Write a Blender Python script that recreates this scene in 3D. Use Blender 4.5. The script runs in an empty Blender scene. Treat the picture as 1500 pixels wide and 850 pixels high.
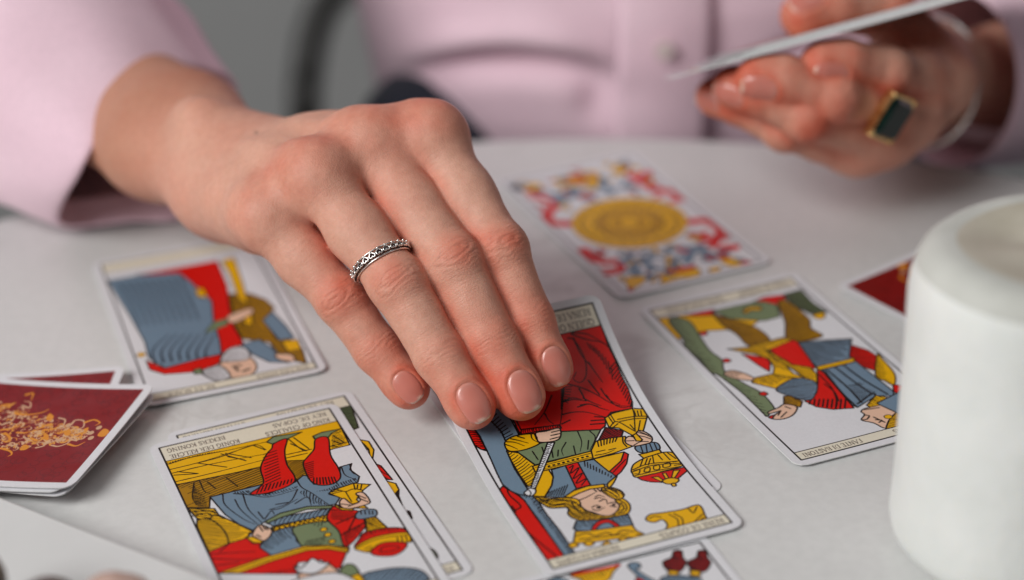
import bpy, math, random
import numpy as np
from mathutils import Vector, Matrix

random.seed(7)
rng = np.random.default_rng(7)
scene = bpy.context.scene
COL = scene.collection

# ------------------------------------------------------------------ camera
CAM_H, PITCH, ROLL = 0.35343, math.radians(27.714), math.radians(-2.4225)
fwd = Vector((0, math.cos(PITCH), -math.sin(PITCH)))
rt0 = Vector((1, 0, 0)); up0 = rt0.cross(fwd)
rt = rt0 * math.cos(ROLL) + up0 * math.sin(ROLL)
upv = -rt0 * math.sin(ROLL) + up0 * math.cos(ROLL)
cd = bpy.data.cameras.new('camera'); cam = bpy.data.objects.new('camera', cd); COL.objects.link(cam)
M = Matrix.Identity(4)
for i in range(3):
    M[i][0], M[i][1], M[i][2] = rt[i], upv[i], -fwd[i]
M[2][3] = CAM_H
cam.matrix_world = M
cd.sensor_width = 36.0; cd.lens = 70.04; cd.clip_start = 0.01; cd.clip_end = 50
cd.dof.use_dof = True; cd.dof.focus_distance = 0.652; cd.dof.aperture_fstop = 3.6; cd.dof.aperture_blades = 9
scene.camera = cam

# ------------------------------------------------------------------ light
w = bpy.data.worlds.new('World'); scene.world = w; w.use_nodes = True
bg = w.node_tree.nodes['Background']; bg.inputs[0].default_value = (0.93, 0.96, 1.0, 1); bg.inputs[1].default_value = 0.085
def area_light(name, loc, target, size, power, color=(1, 1, 1)):
    ld = bpy.data.lights.new(name, 'AREA'); ld.shape = 'RECTANGLE'; ld.size, ld.size_y = size
    ld.energy = power; ld.color = color
    o = bpy.data.objects.new(name, ld); COL.objects.link(o); o.location = loc
    d = Vector(target) - Vector(loc); o.rotation_euler = d.to_track_quat('-Z', 'Y').to_euler()
    return o
area_light('window_light', (-1.25, -0.30, 1.25), (0.0, 0.62, 0.02), (1.1, 0.95), 36.0, (1.0, 0.985, 0.965))
area_light('ceiling_light', (0.35, 0.9, 1.9), (0.0, 0.65, 0.0), (1.2, 0.9), 2.6, (1.0, 0.98, 0.96))
scene.view_settings.view_transform = 'Standard'; scene.view_settings.look = 'None'
scene.view_settings.exposure = 0.0; scene.view_settings.gamma = 1.0
scene.cycles.use_denoising = True
scene.cycles.max_bounces = 8

# ------------------------------------------------------------------ helpers
def link(o, parent=None):
    COL.objects.link(o)
    if parent is not None: o.parent = parent
    return o
def mesh_obj(name, verts, faces, mats, parent=None, smooth=True, uv=None, mat_idx=None):
    me = bpy.data.meshes.new(name)
    me.from_pydata([tuple(map(float, v)) for v in verts], [], [tuple(map(int, f)) for f in faces]); me.update()
    for m in (mats if isinstance(mats, (list, tuple)) else [mats]): me.materials.append(m)
    if smooth: me.polygons.foreach_set('use_smooth', [True] * len(me.polygons))
    if mat_idx is not None: me.polygons.foreach_set('material_index', np.asarray(mat_idx, dtype=np.int32))
    if uv is not None:
        lay = me.uv_layers.new(name='UVMap'); li = np.zeros(len(me.loops), dtype=np.int32); me.loops.foreach_get('vertex_index', li)
        lay.data.foreach_set('uv', np.asarray(uv, dtype=np.float32)[li].ravel())
    return link(bpy.data.objects.new(name, me), parent)
def big_mesh(name, V, F, mats, parent=None):
    """quads from numpy arrays, fast"""
    me = bpy.data.meshes.new(name)
    me.vertices.add(len(V)); me.vertices.foreach_set('co', np.ascontiguousarray(V, dtype=np.float32).ravel())
    me.loops.add(F.size); me.loops.foreach_set('vertex_index', np.ascontiguousarray(F, dtype=np.int32).ravel())
    me.polygons.add(len(F)); me.polygons.foreach_set('loop_start', np.arange(0, F.size, 4, dtype=np.int32))
    me.polygons.foreach_set('loop_total', np.full(len(F), 4, dtype=np.int32))
    me.polygons.foreach_set('use_smooth', np.ones(len(F), dtype=bool))
    for m in (mats if isinstance(mats, (list, tuple)) else [mats]): me.materials.append(m)
    me.update(calc_edges=True); me.validate()
    return link(bpy.data.objects.new(name, me), parent)
def color_attr(o, name, cols):
    me = o.data; at = me.color_attributes.new(name, 'FLOAT_COLOR', 'POINT')
    c = np.ones((len(me.vertices), 4), dtype=np.float32); c[:, :3] = cols; at.data.foreach_set('color', c.ravel())
def empty(name, loc=(0, 0, 0)):
    e = bpy.data.objects.new(name, None); e.location = loc; e.empty_display_size = 0.01; return link(e)
def keep_parent(o, parent):
    o.parent = parent; o.matrix_parent_inverse = Matrix.Translation(-Vector(parent.location))
    return o
def tag(o, label, cat, group=None):
    o['label'] = label; o['category'] = cat
    if group: o['group'] = group
    return o
def structure(o): o['kind'] = 'structure'; return o
def nrm(v): v = np.asarray(v, float); return v / np.linalg.norm(v)

def material(name, color=(0.8, 0.8, 0.8), rough=0.5, metal=0.0, spec=0.5):
    m = bpy.data.materials.new(name); m.use_nodes = True
    b = m.node_tree.nodes['Principled BSDF']
    b.inputs['Base Color'].default_value = (*color, 1); b.inputs['Roughness'].default_value = rough
    b.inputs['Metallic'].default_value = metal; b.inputs['Specular IOR Level'].default_value = spec
    return m, m.node_tree.nodes, m.node_tree.links, b
def node(ns, t, **kw):
    n = ns.new(t)
    for k, v in kw.items():
        if k in n.inputs.keys() if hasattr(n, 'inputs') else False: n.inputs[k].default_value = v
        else: setattr(n, k, v)
    return n
def noise(ns, ls, scale, detail=4, rough=0.5, coord=None):
    n = ns.new('ShaderNodeTexNoise'); n.inputs['Scale'].default_value = scale; n.inputs['Detail'].default_value = detail
    n.inputs['Roughness'].default_value = rough
    if coord is not None: ls.new(coord, n.inputs['Vector'])
    return n
def objcoord(ns): return ns.new('ShaderNodeTexCoord').outputs['Object']
def ramp(ns, ls, fac, stops):
    r = ns.new('ShaderNodeValToRGB'); e = r.color_ramp.elements
    while len(e) < len(stops): e.new(0.5)
    for el, (p, c) in zip(e, stops): el.position = p; el.color = (*c, 1) if len(c) == 3 else c
    ls.new(fac, r.inputs[0]); return r.outputs[0]
def bump(ns, ls, height, strength, dist, b, prev=None):
    n = ns.new('ShaderNodeBump'); n.inputs['Strength'].default_value = strength; n.inputs['Distance'].default_value = dist
    ls.new(height, n.inputs['Height'])
    if prev is not None: ls.new(prev, n.inputs['Normal'])
    ls.new(n.outputs[0], b.inputs['Normal']); return n.outputs[0]
def mix(ns, ls, fac, a, bcol, mode='MIX'):
    n = ns.new('ShaderNodeMix'); n.data_type = 'RGBA'; n.blend_type = mode
    for sock, val in ((n.inputs[0], fac), (n.inputs[6], a), (n.inputs[7], bcol)):
        if hasattr(val, 'is_output'): ls.new(val, sock)
        elif isinstance(val, (int, float)): sock.default_value = val
        else: sock.default_value = (*val, 1)
    return n.outputs[2]

# ------------------------------------------------------------------ materials
def mat_table():
    m, ns, ls, b = material('white_marble_laminate', (0.62, 0.61, 0.60), 0.42)
    c = objcoord(ns)
    big = noise(ns, ls, 5, 6, 0.6, c)
    base = ramp(ns, ls, big.outputs[0], [(0.3, (0.655, 0.66, 0.65)), (0.7, (0.755, 0.762, 0.755))])
    warp = noise(ns, ls, 7, 4, 0.6, c)
    mp = ns.new('ShaderNodeVectorMath'); mp.operation = 'MULTIPLY_ADD'; ls.new(warp.outputs['Color'], mp.inputs[0])
    mp.inputs[1].default_value = (0.16, 0.16, 0.16); ls.new(c, mp.inputs[2])
    vein = noise(ns, ls, 9, 5, 0.62, mp.outputs[0])
    vf = ramp(ns, ls, vein.outputs[0], [(0.470, (0, 0, 0)), (0.498, (1, 1, 1)), (0.530, (0, 0, 0))])
    patch = noise(ns, ls, 6, 2, 0.5, c)
    pf = ramp(ns, ls, patch.outputs[0], [(0.45, (0, 0, 0)), (0.65, (1, 1, 1))])
    f = mix(ns, ls, 1.0, vf, pf, 'MULTIPLY')
    fs = ns.new('ShaderNodeMath'); fs.operation = 'MULTIPLY'; ls.new(f, fs.inputs[0]); fs.inputs[1].default_value = 0.7
    col = mix(ns, ls, fs.outputs[0], base, (0.50, 0.492, 0.475))
    fine = noise(ns, ls, 260, 3, 0.6, c)
    ff = ramp(ns, ls, fine.outputs[0], [(0.35, (0.94, 0.94, 0.94)), (0.65, (1, 1, 1))])
    col = mix(ns, ls, 1.0, col, ff, 'MULTIPLY')
    ls.new(col, b.inputs['Base Color'])
    rr = ramp(ns, ls, big.outputs[0], [(0.2, (0.34,) * 3), (0.8, (0.5,) * 3)]); ls.new(rr, b.inputs['Roughness'])
    return m
M_TABLE = mat_table()

def mat_skin(name):
    m, ns, ls, b = material(name, (0.6, 0.33, 0.24), 0.5, spec=0.4)
    at = ns.new('ShaderNodeVertexColor'); at.layer_name = 'Tone'
    c = objcoord(ns)
    n1 = noise(ns, ls, 90, 5, 0.65, c)
    f1 = ramp(ns, ls, n1.outputs[0], [(0.3, (0.965, 0.945, 0.94)), (0.7, (1.02, 1.02, 1.02))])
    col = mix(ns, ls, 1.0, at.outputs[0], f1, 'MULTIPLY')
    n2 = noise(ns, ls, 420, 4, 0.6, c)
    f2 = ramp(ns, ls, n2.outputs[0], [(0.35, (0.95, 0.915, 0.90)), (0.65, (1.03, 1.03, 1.03))])
    col = mix(ns, ls, 1.0, col, f2, 'MULTIPLY')
    ls.new(col, b.inputs['Base Color'])
    b.inputs['Subsurface Weight'].default_value = 0.22
    b.inputs['Subsurface Radius'].default_value = (1.0, 0.35, 0.2); b.inputs['Subsurface Scale'].default_value = 0.0028
    rr = ramp(ns, ls, n1.outputs[0], [(0.3, (0.47,) * 3), (0.7, (0.62,) * 3)]); ls.new(rr, b.inputs['Roughness'])
    fu = ns.new('ShaderNodeAttribute'); fu.attribute_name = 'Grain'
    gl = noise(ns, ls, 1.0, 3, 0.55, fu.outputs['Vector'])
    v = ns.new('ShaderNodeTexVoronoi'); v.feature = 'DISTANCE_TO_EDGE'; v.inputs['Scale'].default_value = 1250
    wn = noise(ns, ls, 500, 2, 0.5, c)
    mp = ns.new('ShaderNodeVectorMath'); mp.operation = 'MULTIPLY_ADD'; ls.new(wn.outputs['Color'], mp.inputs[0])
    mp.inputs[1].default_value = (0.0012,) * 3; ls.new(c, mp.inputs[2]); ls.new(mp.outputs[0], v.inputs['Vector'])
    vr = ramp(ns, ls, v.outputs['Distance'], [(0.0, (0, 0, 0)), (0.22, (1, 1, 1))])
    p = bump(ns, ls, vr, 0.42, 0.00012, b)
    n3 = noise(ns, ls, 260, 5, 0.7, c)
    p = bump(ns, ls, n3.outputs[0], 0.18, 0.0003, b, p)
    bump(ns, ls, gl.outputs[0], 0.6, 0.00024, b, p)
    return m
M_SKIN = mat_skin('skin')

def mat_nail():
    m, ns, ls, b = material('fingernail', (0.6, 0.33, 0.27), 0.30)
    at = ns.new('ShaderNodeVertexColor'); at.layer_name = 'Tone'; ls.new(at.outputs[0], b.inputs['Base Color'])
    b.inputs['Subsurface Weight'].default_value = 0.25; b.inputs['Subsurface Scale'].default_value = 0.0015
    b.inputs['Subsurface Radius'].default_value = (1, 0.4, 0.3)
    b.inputs['Coat Weight'].default_value = 0.5; b.inputs['Coat Roughness'].default_value = 0.22
    n = noise(ns, ls, 500, 3, 0.5, objcoord(ns)); bump(ns, ls, n.outputs[0], 0.25, 0.00025, b)
    return m
M_NAIL = mat_nail()

def mat_cloth(name, c1, c2, scale=900):
    m, ns, ls, b = material(name, c1, 0.85, spec=0.2)
    c = objcoord(ns); n1 = noise(ns, ls, 14, 4, 0.55, c); n2 = noise(ns, ls, scale, 2, 0.5, c)
    f = ramp(ns, ls, n1.outputs[0], [(0.3, c1), (0.7, c2)])
    f2 = ramp(ns, ls, n2.outputs[0], [(0.3, (0.90,) * 3), (0.7, (1.04,) * 3)])
    ls.new(mix(ns, ls, 1.0, f, f2, 'MULTIPLY'), b.inputs['Base Color'])
    b.inputs['Sheen Weight'].default_value = 0.2
    bump(ns, ls, n2.outputs[0], 0.3, 0.0005, b)
    return m
M_SHIRT = mat_cloth('pink_cotton', (0.87, 0.62, 0.72), (0.91, 0.68, 0.77))
M_JEANS = mat_cloth('navy_denim', (0.018, 0.022, 0.035), (0.03, 0.036, 0.052))
def mat_metal(name, col, rough, scale=300):
    m, ns, ls, b = material(name, col, rough, 1.0)
    n = noise(ns, ls, scale, 4, 0.6, objcoord(ns))
    ls.new(ramp(ns, ls, n.outputs[0], [(0.3, (rough * 0.7,) * 3), (0.7, (min(1, rough * 1.5),) * 3)]), b.inputs['Roughness'])
    return m
M_SILVER = mat_metal('worn_silver', (0.86, 0.84, 0.81), 0.22)
M_SILVER_DARK = mat_metal('oxidised_silver', (0.16, 0.15, 0.15), 0.45)
M_GOLD = mat_metal('gold', (0.80, 0.55, 0.25), 0.25)
def mat_gem(name, col, rough=0.08):
    m, ns, ls, b = material(name, col, rough, 0.0, 0.5)
    n = noise(ns, ls, 180, 3, 0.5, objcoord(ns))
    ls.new(ramp(ns, ls, n.outputs[0], [(0.35, tuple(x * 0.6 for x in col)), (0.65, tuple(min(1, x * 1.5) for x in col))]), b.inputs['Base Color'])
    b.inputs['Coat Weight'].default_value = 0.0; b.inputs['Coat Roughness'].default_value = 0.05
    return m
M_GARNET = mat_gem('dark_garnet', (0.035, 0.012, 0.014))
M_EMERALD = mat_gem('dark_green_stone', (0.002, 0.012, 0.009), 0.04)
def mat_plain(name, c1, c2, scale, rough, spec=0.5, bstr=0.0, bdist=0.001):
    m, ns, ls, b = material(name, c1, rough, spec=spec)
    n = noise(ns, ls, scale, 5, 0.6, objcoord(ns))
    ls.new(ramp(ns, ls, n.outputs[0], [(0.3, c1), (0.7, c2)]), b.inputs['Base Color'])
    if bstr: bump(ns, ls, n.outputs[0], bstr, bdist, b)
    return m
M_WALL = mat_plain('grey_wall_paint', (0.47, 0.47, 0.465), (0.51, 0.51, 0.505), 3, 0.9, 0.2, 0.2, 0.002)
M_BLACK = mat_plain('black_metal', (0.012, 0.012, 0.011), (0.02, 0.02, 0.018), 60, 0.45)
def mat_wax():
    m, ns, ls, b = material('white_wax', (0.78, 0.79, 0.77), 0.6)
    c = objcoord(ns); n = noise(ns, ls, 35, 6, 0.65, c)
    ls.new(ramp(ns, ls, n.outputs[0], [(0.3, (0.74, 0.76, 0.735)), (0.7, (0.82, 0.828, 0.805))]), b.inputs['Base Color'])
    b.inputs['Subsurface Weight'].default_value = 0.6; b.inputs['Subsurface Scale'].default_value = 0.008
    b.inputs['Subsurface Radius'].default_value = (1, 0.9, 0.75)
    bump(ns, ls, n.outputs[0], 0.6, 0.003, b); return m
M_WAX = mat_wax()
M_POOL = mat_plain('melted_wax_pool', (0.47, 0.43, 0.34), (0.57, 0.53, 0.44), 60, 0.5)
M_RIM = mat_plain('greasy_rim_wax', (0.52, 0.525, 0.485), (0.62, 0.625, 0.585), 45, 0.6, 0.3)
M_WICK = mat_plain('charred_wick', (0.03, 0.02, 0.015), (0.12, 0.08, 0.05), 400, 0.9)
M_TRAY = mat_plain('white_marble', (0.66, 0.665, 0.66), (0.74, 0.745, 0.74), 12, 0.35)

# ------------------------------------------------------------------ implicit surfaces
def smin(a, b, k):
    k = a.dtype.type(k); h = np.maximum(k - np.abs(a - b), 0) / k
    return np.minimum(a, b) - h * h * (k * a.dtype.type(0.25))
def cone(p, a, b, ra, rb):
    a = np.asarray(a, p.dtype); ba = np.asarray(b, p.dtype) - a; L2 = ba @ ba
    q = p - a; t = np.clip((q @ ba) / L2, 0, 1); q -= t[:, None] * ba
    return np.sqrt(np.einsum('ij,ij->i', q, q)) - (p.dtype.type(ra) + p.dtype.type(rb - ra) * t)
def flat_cone(p, a, b, ra, rb, n, ratio):
    """cone whose section is flattened by ratio along n"""
    n = np.asarray(n, p.dtype); s = ((p - np.asarray(a, p.dtype)) @ n)[:, None] * n
    bb = b + ((b - a) @ n) * n * (1 / ratio - 1)
    return cone(p + s * p.dtype.type(1 / ratio - 1), a, bb, ra, rb) * p.dtype.type(0.5 + 0.5 * ratio)
def ball(p, c, r):
    q = p - np.asarray(c, p.dtype); return np.sqrt(np.einsum('ij,ij->i', q, q)) - p.dtype.type(r)

def surface_nets(fn, lo, hi, h):
    lo = np.asarray(lo, float); n = np.ceil((np.asarray(hi) - lo) / h).astype(int) + 1
    xs = [lo[i] + h * np.arange(n[i]) for i in range(3)]
    # coarse pass first: only blocks near the surface are sampled finely
    bs = 6; nb = -(-n // bs)
    cx = [lo[i] + h * (np.arange(nb[i]) * bs + (bs - 1) / 2) for i in range(3)]
    g = np.stack(np.meshgrid(*cx, indexing='ij'), -1).reshape(-1, 3); dc = fn(g).reshape(nb)
    D = np.repeat(np.repeat(np.repeat(dc, bs, 0), bs, 1), bs, 2)[:n[0], :n[1], :n[2]].astype(np.float32)
    near = np.argwhere(np.abs(dc) < h * bs * 1.25)
    off = np.stack(np.meshgrid(*[np.arange(bs)] * 3, indexing='ij'), -1).reshape(-1, 3)
    for i in range(0, len(near), 1500):
        q = (near[i:i + 1500, None] * bs + off[None]).reshape(-1, 3); q = q[(q < n).all(1)]
        D[tuple(q.T)] = fn(lo + h * q)
    S = D < 0
    c = [(i, j, k) for i in (0, 1) for j in (0, 1) for k in (0, 1)]
    cnt = sum(S[i:n[0] - 1 + i, j:n[1] - 1 + j, k:n[2] - 1 + k].astype(np.int8) for i, j, k in c)
    act = (cnt > 0) & (cnt < 8); idx = np.argwhere(act)
    vid = np.full(act.shape, -1, dtype=np.int64); vid[act] = np.arange(len(idx))
    acc = np.zeros((len(idx), 3)); num = np.zeros(len(idx))
    for a in range(8):
        for b2 in range(a + 1, 8):
            ca, cb = np.array(c[a]), np.array(c[b2])
            if np.abs(ca - cb).sum() != 1: continue
            da = D[tuple((idx + ca).T)]; db = D[tuple((idx + cb).T)]
            m = (da < 0) != (db < 0); t = np.where(m, da / np.where(m, da - db, 1), 0)
            acc += np.where(m[:, None], ca + t[:, None] * (cb - ca), 0); num += m
    V = lo + h * (idx + acc / num[:, None])
    Q = []
    for ax in range(3):
        u, v = (ax + 1) % 3, (ax + 2) % 3
        sl0 = [slice(1, -1)] * 3; sl1 = [slice(1, -1)] * 3; sl0[ax] = slice(0, -1); sl1[ax] = slice(1, None)
        s0, s1 = S[tuple(sl0)], S[tuple(sl1)]
        e = np.argwhere(s0 != s1)
        if not len(e): continue
        flip = s0[tuple(e.T)]
        off = np.ones(3, int); off[ax] = 0; g = e + off
        eu = np.eye(3, dtype=int)[u]; ev = np.eye(3, dtype=int)[v]
        q = np.stack([vid[tuple((g - eu - ev).T)], vid[tuple((g - ev).T)], vid[tuple(g.T)], vid[tuple((g - eu).T)]], 1)
        q[~flip] = q[~flip][:, ::-1]; Q.append(q)
    F = np.concatenate(Q); F = F[(F >= 0).all(1)]
    return V, F
def subdivide(V, F):
    n = len(V); fc = V[F].mean(1)
    E = np.concatenate([np.sort(F[:, [i, (i + 1) % 4]], 1) for i in range(4)])
    key = E[:, 0] * n + E[:, 1]; uk, inv = np.unique(key, return_inverse=True)
    em = 0.5 * (V[uk // n] + V[uk % n]); m = len(F)
    e = [n + inv[i * m:(i + 1) * m] for i in range(4)]; c = n + len(uk) + np.arange(m)
    NF = np.concatenate([np.stack([F[:, i], e[i], c, e[(i + 3) % 4]], 1) for i in range(4)])
    return np.concatenate([V, em, fc]), NF
def relax(V, F, it=2, lam=0.5):
    n = len(V)
    for _ in range(it):
        acc = np.zeros_like(V); cnt = np.zeros(n)
        for i in range(4):
            for j in ((i + 1) % 4, (i + 3) % 4):
                for k in range(3): acc[:, k] += np.bincount(F[:, i], V[F[:, j], k], n)
                cnt += np.bincount(F[:, i], minlength=n)
        V = V + lam * (acc / np.maximum(cnt, 1)[:, None] - V)
    return V
def grad(fn, V, e=2e-4):
    d = fn(V); g = np.stack([fn(V + np.eye(3)[i] * e) - d for i in range(3)], 1) / e
    return d.astype(float), g.astype(float)
def project(fn, V, it=2):
    for _ in range(it):
        d, g = grad(fn, V); g2 = np.maximum((g * g).sum(1), 0.2)
        V = V - np.clip(d / g2, -0.001, 0.001)[:, None] * g
    return V
def vnoise(p, freq, seed):
    """smooth pseudo noise: sum of sines"""
    r = np.random.default_rng(seed); out = 0
    for _ in range(6):
        k = r.normal(size=3) * freq; out = out + np.sin(p @ k + r.uniform(0, 6.28))
    return out / 3.0
def window(x, a, b): return np.clip((x - a) / (b - a), 0, 1) ** 2 * (3 - 2 * np.clip((x - a) / (b - a), 0, 1))

# ------------------------------------------------------------------ hands
mm = 0.001
class Hand:
    def __init__(s, fingers, palm, arm, palm_k=0.013, web=0.008, sep=0.0012):
        s.f = fingers; s.palm = palm; s.arm = arm; s.pk, s.web, s.sep = palm_k, web, sep
        for f in fingers:
            f['P'] = [np.array(q, float) for q in f['P']]
            P = f['P']; f['d'] = nrm(P[3] - P[2])
            n = np.array(f.get('up', (0, 0, 1)), float)
            f['n'] = nrm(n - (n @ f['d']) * f['d']); f['b'] = np.cross(f['d'], f['n'])
            # a frame at the middle joint and at the last joint
            f['J'] = []
            for j in (1, 2):
                a = nrm(nrm(P[j] - P[j - 1]) + nrm(P[j + 1] - P[j])); nn = nrm(n - (n @ a) * a)
                f['J'].append((P[j], a, nn, np.cross(a, nn), f['r'][j]))
    def base(s, p):
        d = None
        for q in s.palm:
            e = cone(p, *q); d = e if d is None else smin(d, e, s.pk)
        a = None
        for q in s.arm:
            e = flat_cone(p, *q); a = e if a is None else smin(a, e, 0.009)
        return d if a is None else smin(d, a, 0.022)
    def finger(s, p, f):
        P, r = f['P'], f['r']
        d = cone(p, P[0], P[1], r[0], r[1] * 0.97)
        d = smin(d, cone(p, P[1], P[2], r[1] * 0.98, r[2]), 0.003)
        d = smin(d, cone(p, P[2], P[3], r[2], r[3]), 0.003)
        # dorsal knuckle fullness and a soft pad under the tip
        c, a, n, b, rr = f['J'][0]
        d = smin(d, ball(p, c + n * rr * 0.18, rr * 0.90), 0.003)
        d = smin(d, ball(p, P[3] - f['n'] * r[3] * 0.16 - f['d'] * 0.003, r[3] * 0.97), 0.004)
        mid = (P[0] + P[1]) / 2
        d = smin(d, ball(p, mid - f['n'] * 0.002, (r[0] + r[1]) * 0.485), 0.006)
        return d
    def __call__(s, p):
        p = np.asarray(p, dtype=np.float32); B = s.base(p); D = B
        for f in s.f:
            P = f['P']; lo_ = np.min(P, axis=0) - 0.028; hi_ = np.max(P, axis=0) + 0.028
            i = np.nonzero(((p > lo_) & (p < hi_)).all(1))[0]
            if not len(i): continue
            d = B.copy(); d[i] = smin(B[i], s.finger(p[i], f), f.get('web', s.web))
            D = smin(D, d, s.sep) if D is not B else d
        return D
    def nail_uv(s, V, f):
        """coordinates on the nail plate: u across, v along (0 at its middle), in units of its half size"""
        q = V - (f['P'][3] + f['d'] * f['nail'][2]); u = q @ f['b']; v = q @ f['d']; h = q @ f['n']
        return u / f['nail'][0], v / f['nail'][1], h
def nail_norm(u, v):
    # superellipse-like outline, squarer at the free end
    e = np.where(v > 0, 2.9, 2.3)
    return (np.abs(u) ** e + np.abs(v) ** e) ** (1 / e)

def build_hand(H, lo, hi, h):
    V, F = surface_nets(H, lo, hi, h)
    V = relax(V, F, 2); V = project(H, V, 2)
    V, F = subdivide(V, F); V = relax(V, F, 1, 0.4)
    d, g = grad(H, V); g2 = np.maximum((g * g).sum(1), 0.2); V = V - np.clip(d / g2, -0.001, 0.001)[:, None] * g
    N = g / np.linalg.norm(g, axis=1)[:, None]
    fn = np.cross(V[F[:1000, 2]] - V[F[:1000, 0]], V[F[:1000, 3]] - V[F[:1000, 1]])
    if (fn * N[F[:1000, 0]]).sum() < 0: F = F[:, ::-1]
    disp = np.zeros(len(V)); red = np.zeros(len(V)); pale = np.zeros(len(V))
    disp += 0.00007 * vnoise(V, 230, 3) + 0.00004 * vnoise(V, 600, 4)
    for i, f in enumerate(H.f):
        fd = H.finger(V, f); on = np.exp(-np.maximum(fd, 0) / 0.0008)
        # creases over the two joints
        for j, (c, a, n, b, rr) in enumerate(f['J']):
            q = V - c; s_, t_, u_ = q @ a, q @ b, q @ n
            dors = window(u_, 0.15 * rr, 0.7 * rr) * on
            wob = 0.0008 * vnoise(V, 260, 10 + i * 3 + j) + 0.00030 * vnoise(V, 900, 40 + i * 3 + j)
            if j == 0:
                ring = np.sqrt(s_ ** 2 * 1.0 + (0.42 * t_) ** 2) + wob
                win = np.exp(-(ring / 0.0050) ** 4) * dors
                ph = ring / 0.0019
                disp += win * 0.00031 * (np.abs(np.sin(np.pi * ph)) - 0.75)
                disp -= win * 0.00012 * np.exp(-(ring / 0.0018) ** 2)
                red += 0.85 * np.exp(-((s_ / 0.0075) ** 2 + (t_ / 0.0085) ** 2)) * dors
                fine = np.exp(-(s_ / 0.012) ** 2) * dors
                disp += fine * 0.00008 * np.sin(2 * np.pi * (np.abs(s_) - 8 * t_ ** 2 + wob) / 0.0011)
            else:
                ss = np.abs(s_) - 5 * t_ ** 2 * np.sign(s_) * 0 + wob
                win = np.exp(-(s_ / 0.0042) ** 2) * dors
                disp += win * 0.00018 * (np.abs(np.sin(np.pi * (s_ + wob * 1.5 + 6 * t_ ** 2) / 0.0016)) - 0.7)
                red += 0.30 * np.exp(-(s_ / 0.006) ** 2) * dors
        # grain running across the finger between joints
        tipd = np.linalg.norm(V - f['P'][3], axis=1)
        red += 0.95 * np.exp(-(tipd / 0.0150) ** 2) * on
        if 'nail' in f:
            u, v, hh = H.nail_uv(V, f); r = nail_norm(u, v); top = (hh > 0) * on
            inside = 1 - window(r, 0.90, 1.0)
            disp -= top * 0.00055 * inside
            w0 = f['nail'][0]
            fold = np.exp(-((r - 1.10) * w0 / 0.0007) ** 2) * (v < 0.72)
            disp += top * 0.00022 * fold
            red += top * 0.35 * np.exp(-((r - 1.12) * w0 / 0.0012) ** 2)
            disp -= top * 0.00010 * np.exp(-((r - 1.0) * w0 / 0.0004) ** 2)
        k = f['P'][0]
        red += 0.62 * np.exp(-(np.linalg.norm(V - k - np.array(f.get('kn', (0, 0, 0.009))), axis=1) / 0.0125) ** 2)
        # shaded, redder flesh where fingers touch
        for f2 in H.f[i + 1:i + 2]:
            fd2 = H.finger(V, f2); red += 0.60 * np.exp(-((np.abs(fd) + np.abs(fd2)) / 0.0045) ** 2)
    for a_, b_, amp, wd in getattr(H, 'ridges', ()):
        ba = b_ - a_; t_ = np.clip(((V - a_) @ ba) / (ba @ ba), 0, 1); dd = np.linalg.norm(V - a_ - t_[:, None] * ba, axis=1)
        disp += amp * np.exp(-(dd / wd) ** 2) * np.sin(np.pi * np.clip(t_, 0.02, 0.98)) ** 0.6
    V = V + N * disp[:, None]
    red = np.clip(red, 0, 1.15); blot = 0.5 + 0.5 * vnoise(V, 120, 77)
    mott = 0.5 + 0.5 * vnoise(V, 330, 78); red = np.clip(red * (0.72 + 0.4 * mott) + 0.30 * (blot - 0.5) + 0.10 * (mott - 0.5) + 0.06, 0, 1.2)
    # grain direction: fine creases run across each finger
    G = V * 420.0; w_ = np.zeros(len(V))
    for f in H.f:
        fd = H.finger(V, f); P = f['P']; acc = 0.0
        for j in range(3):
            d_ = P[j + 1] - P[j]; L_ = np.linalg.norm(d_); d_ = d_ / L_; s_ = (V - P[j]) @ d_
            m_ = (fd < 0.0012) & (s_ > (-0.004 if j == 0 else 0)) & ((s_ < L_) if j < 2 else True)
            b_ = f['b']; G[m_] = np.stack([(s_[m_] + acc) * 1500, (V[m_] @ b_) * 190, (V[m_] @ np.cross(d_, b_)) * 190], 1); acc += L_
    return V, F, N, red, G

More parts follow.
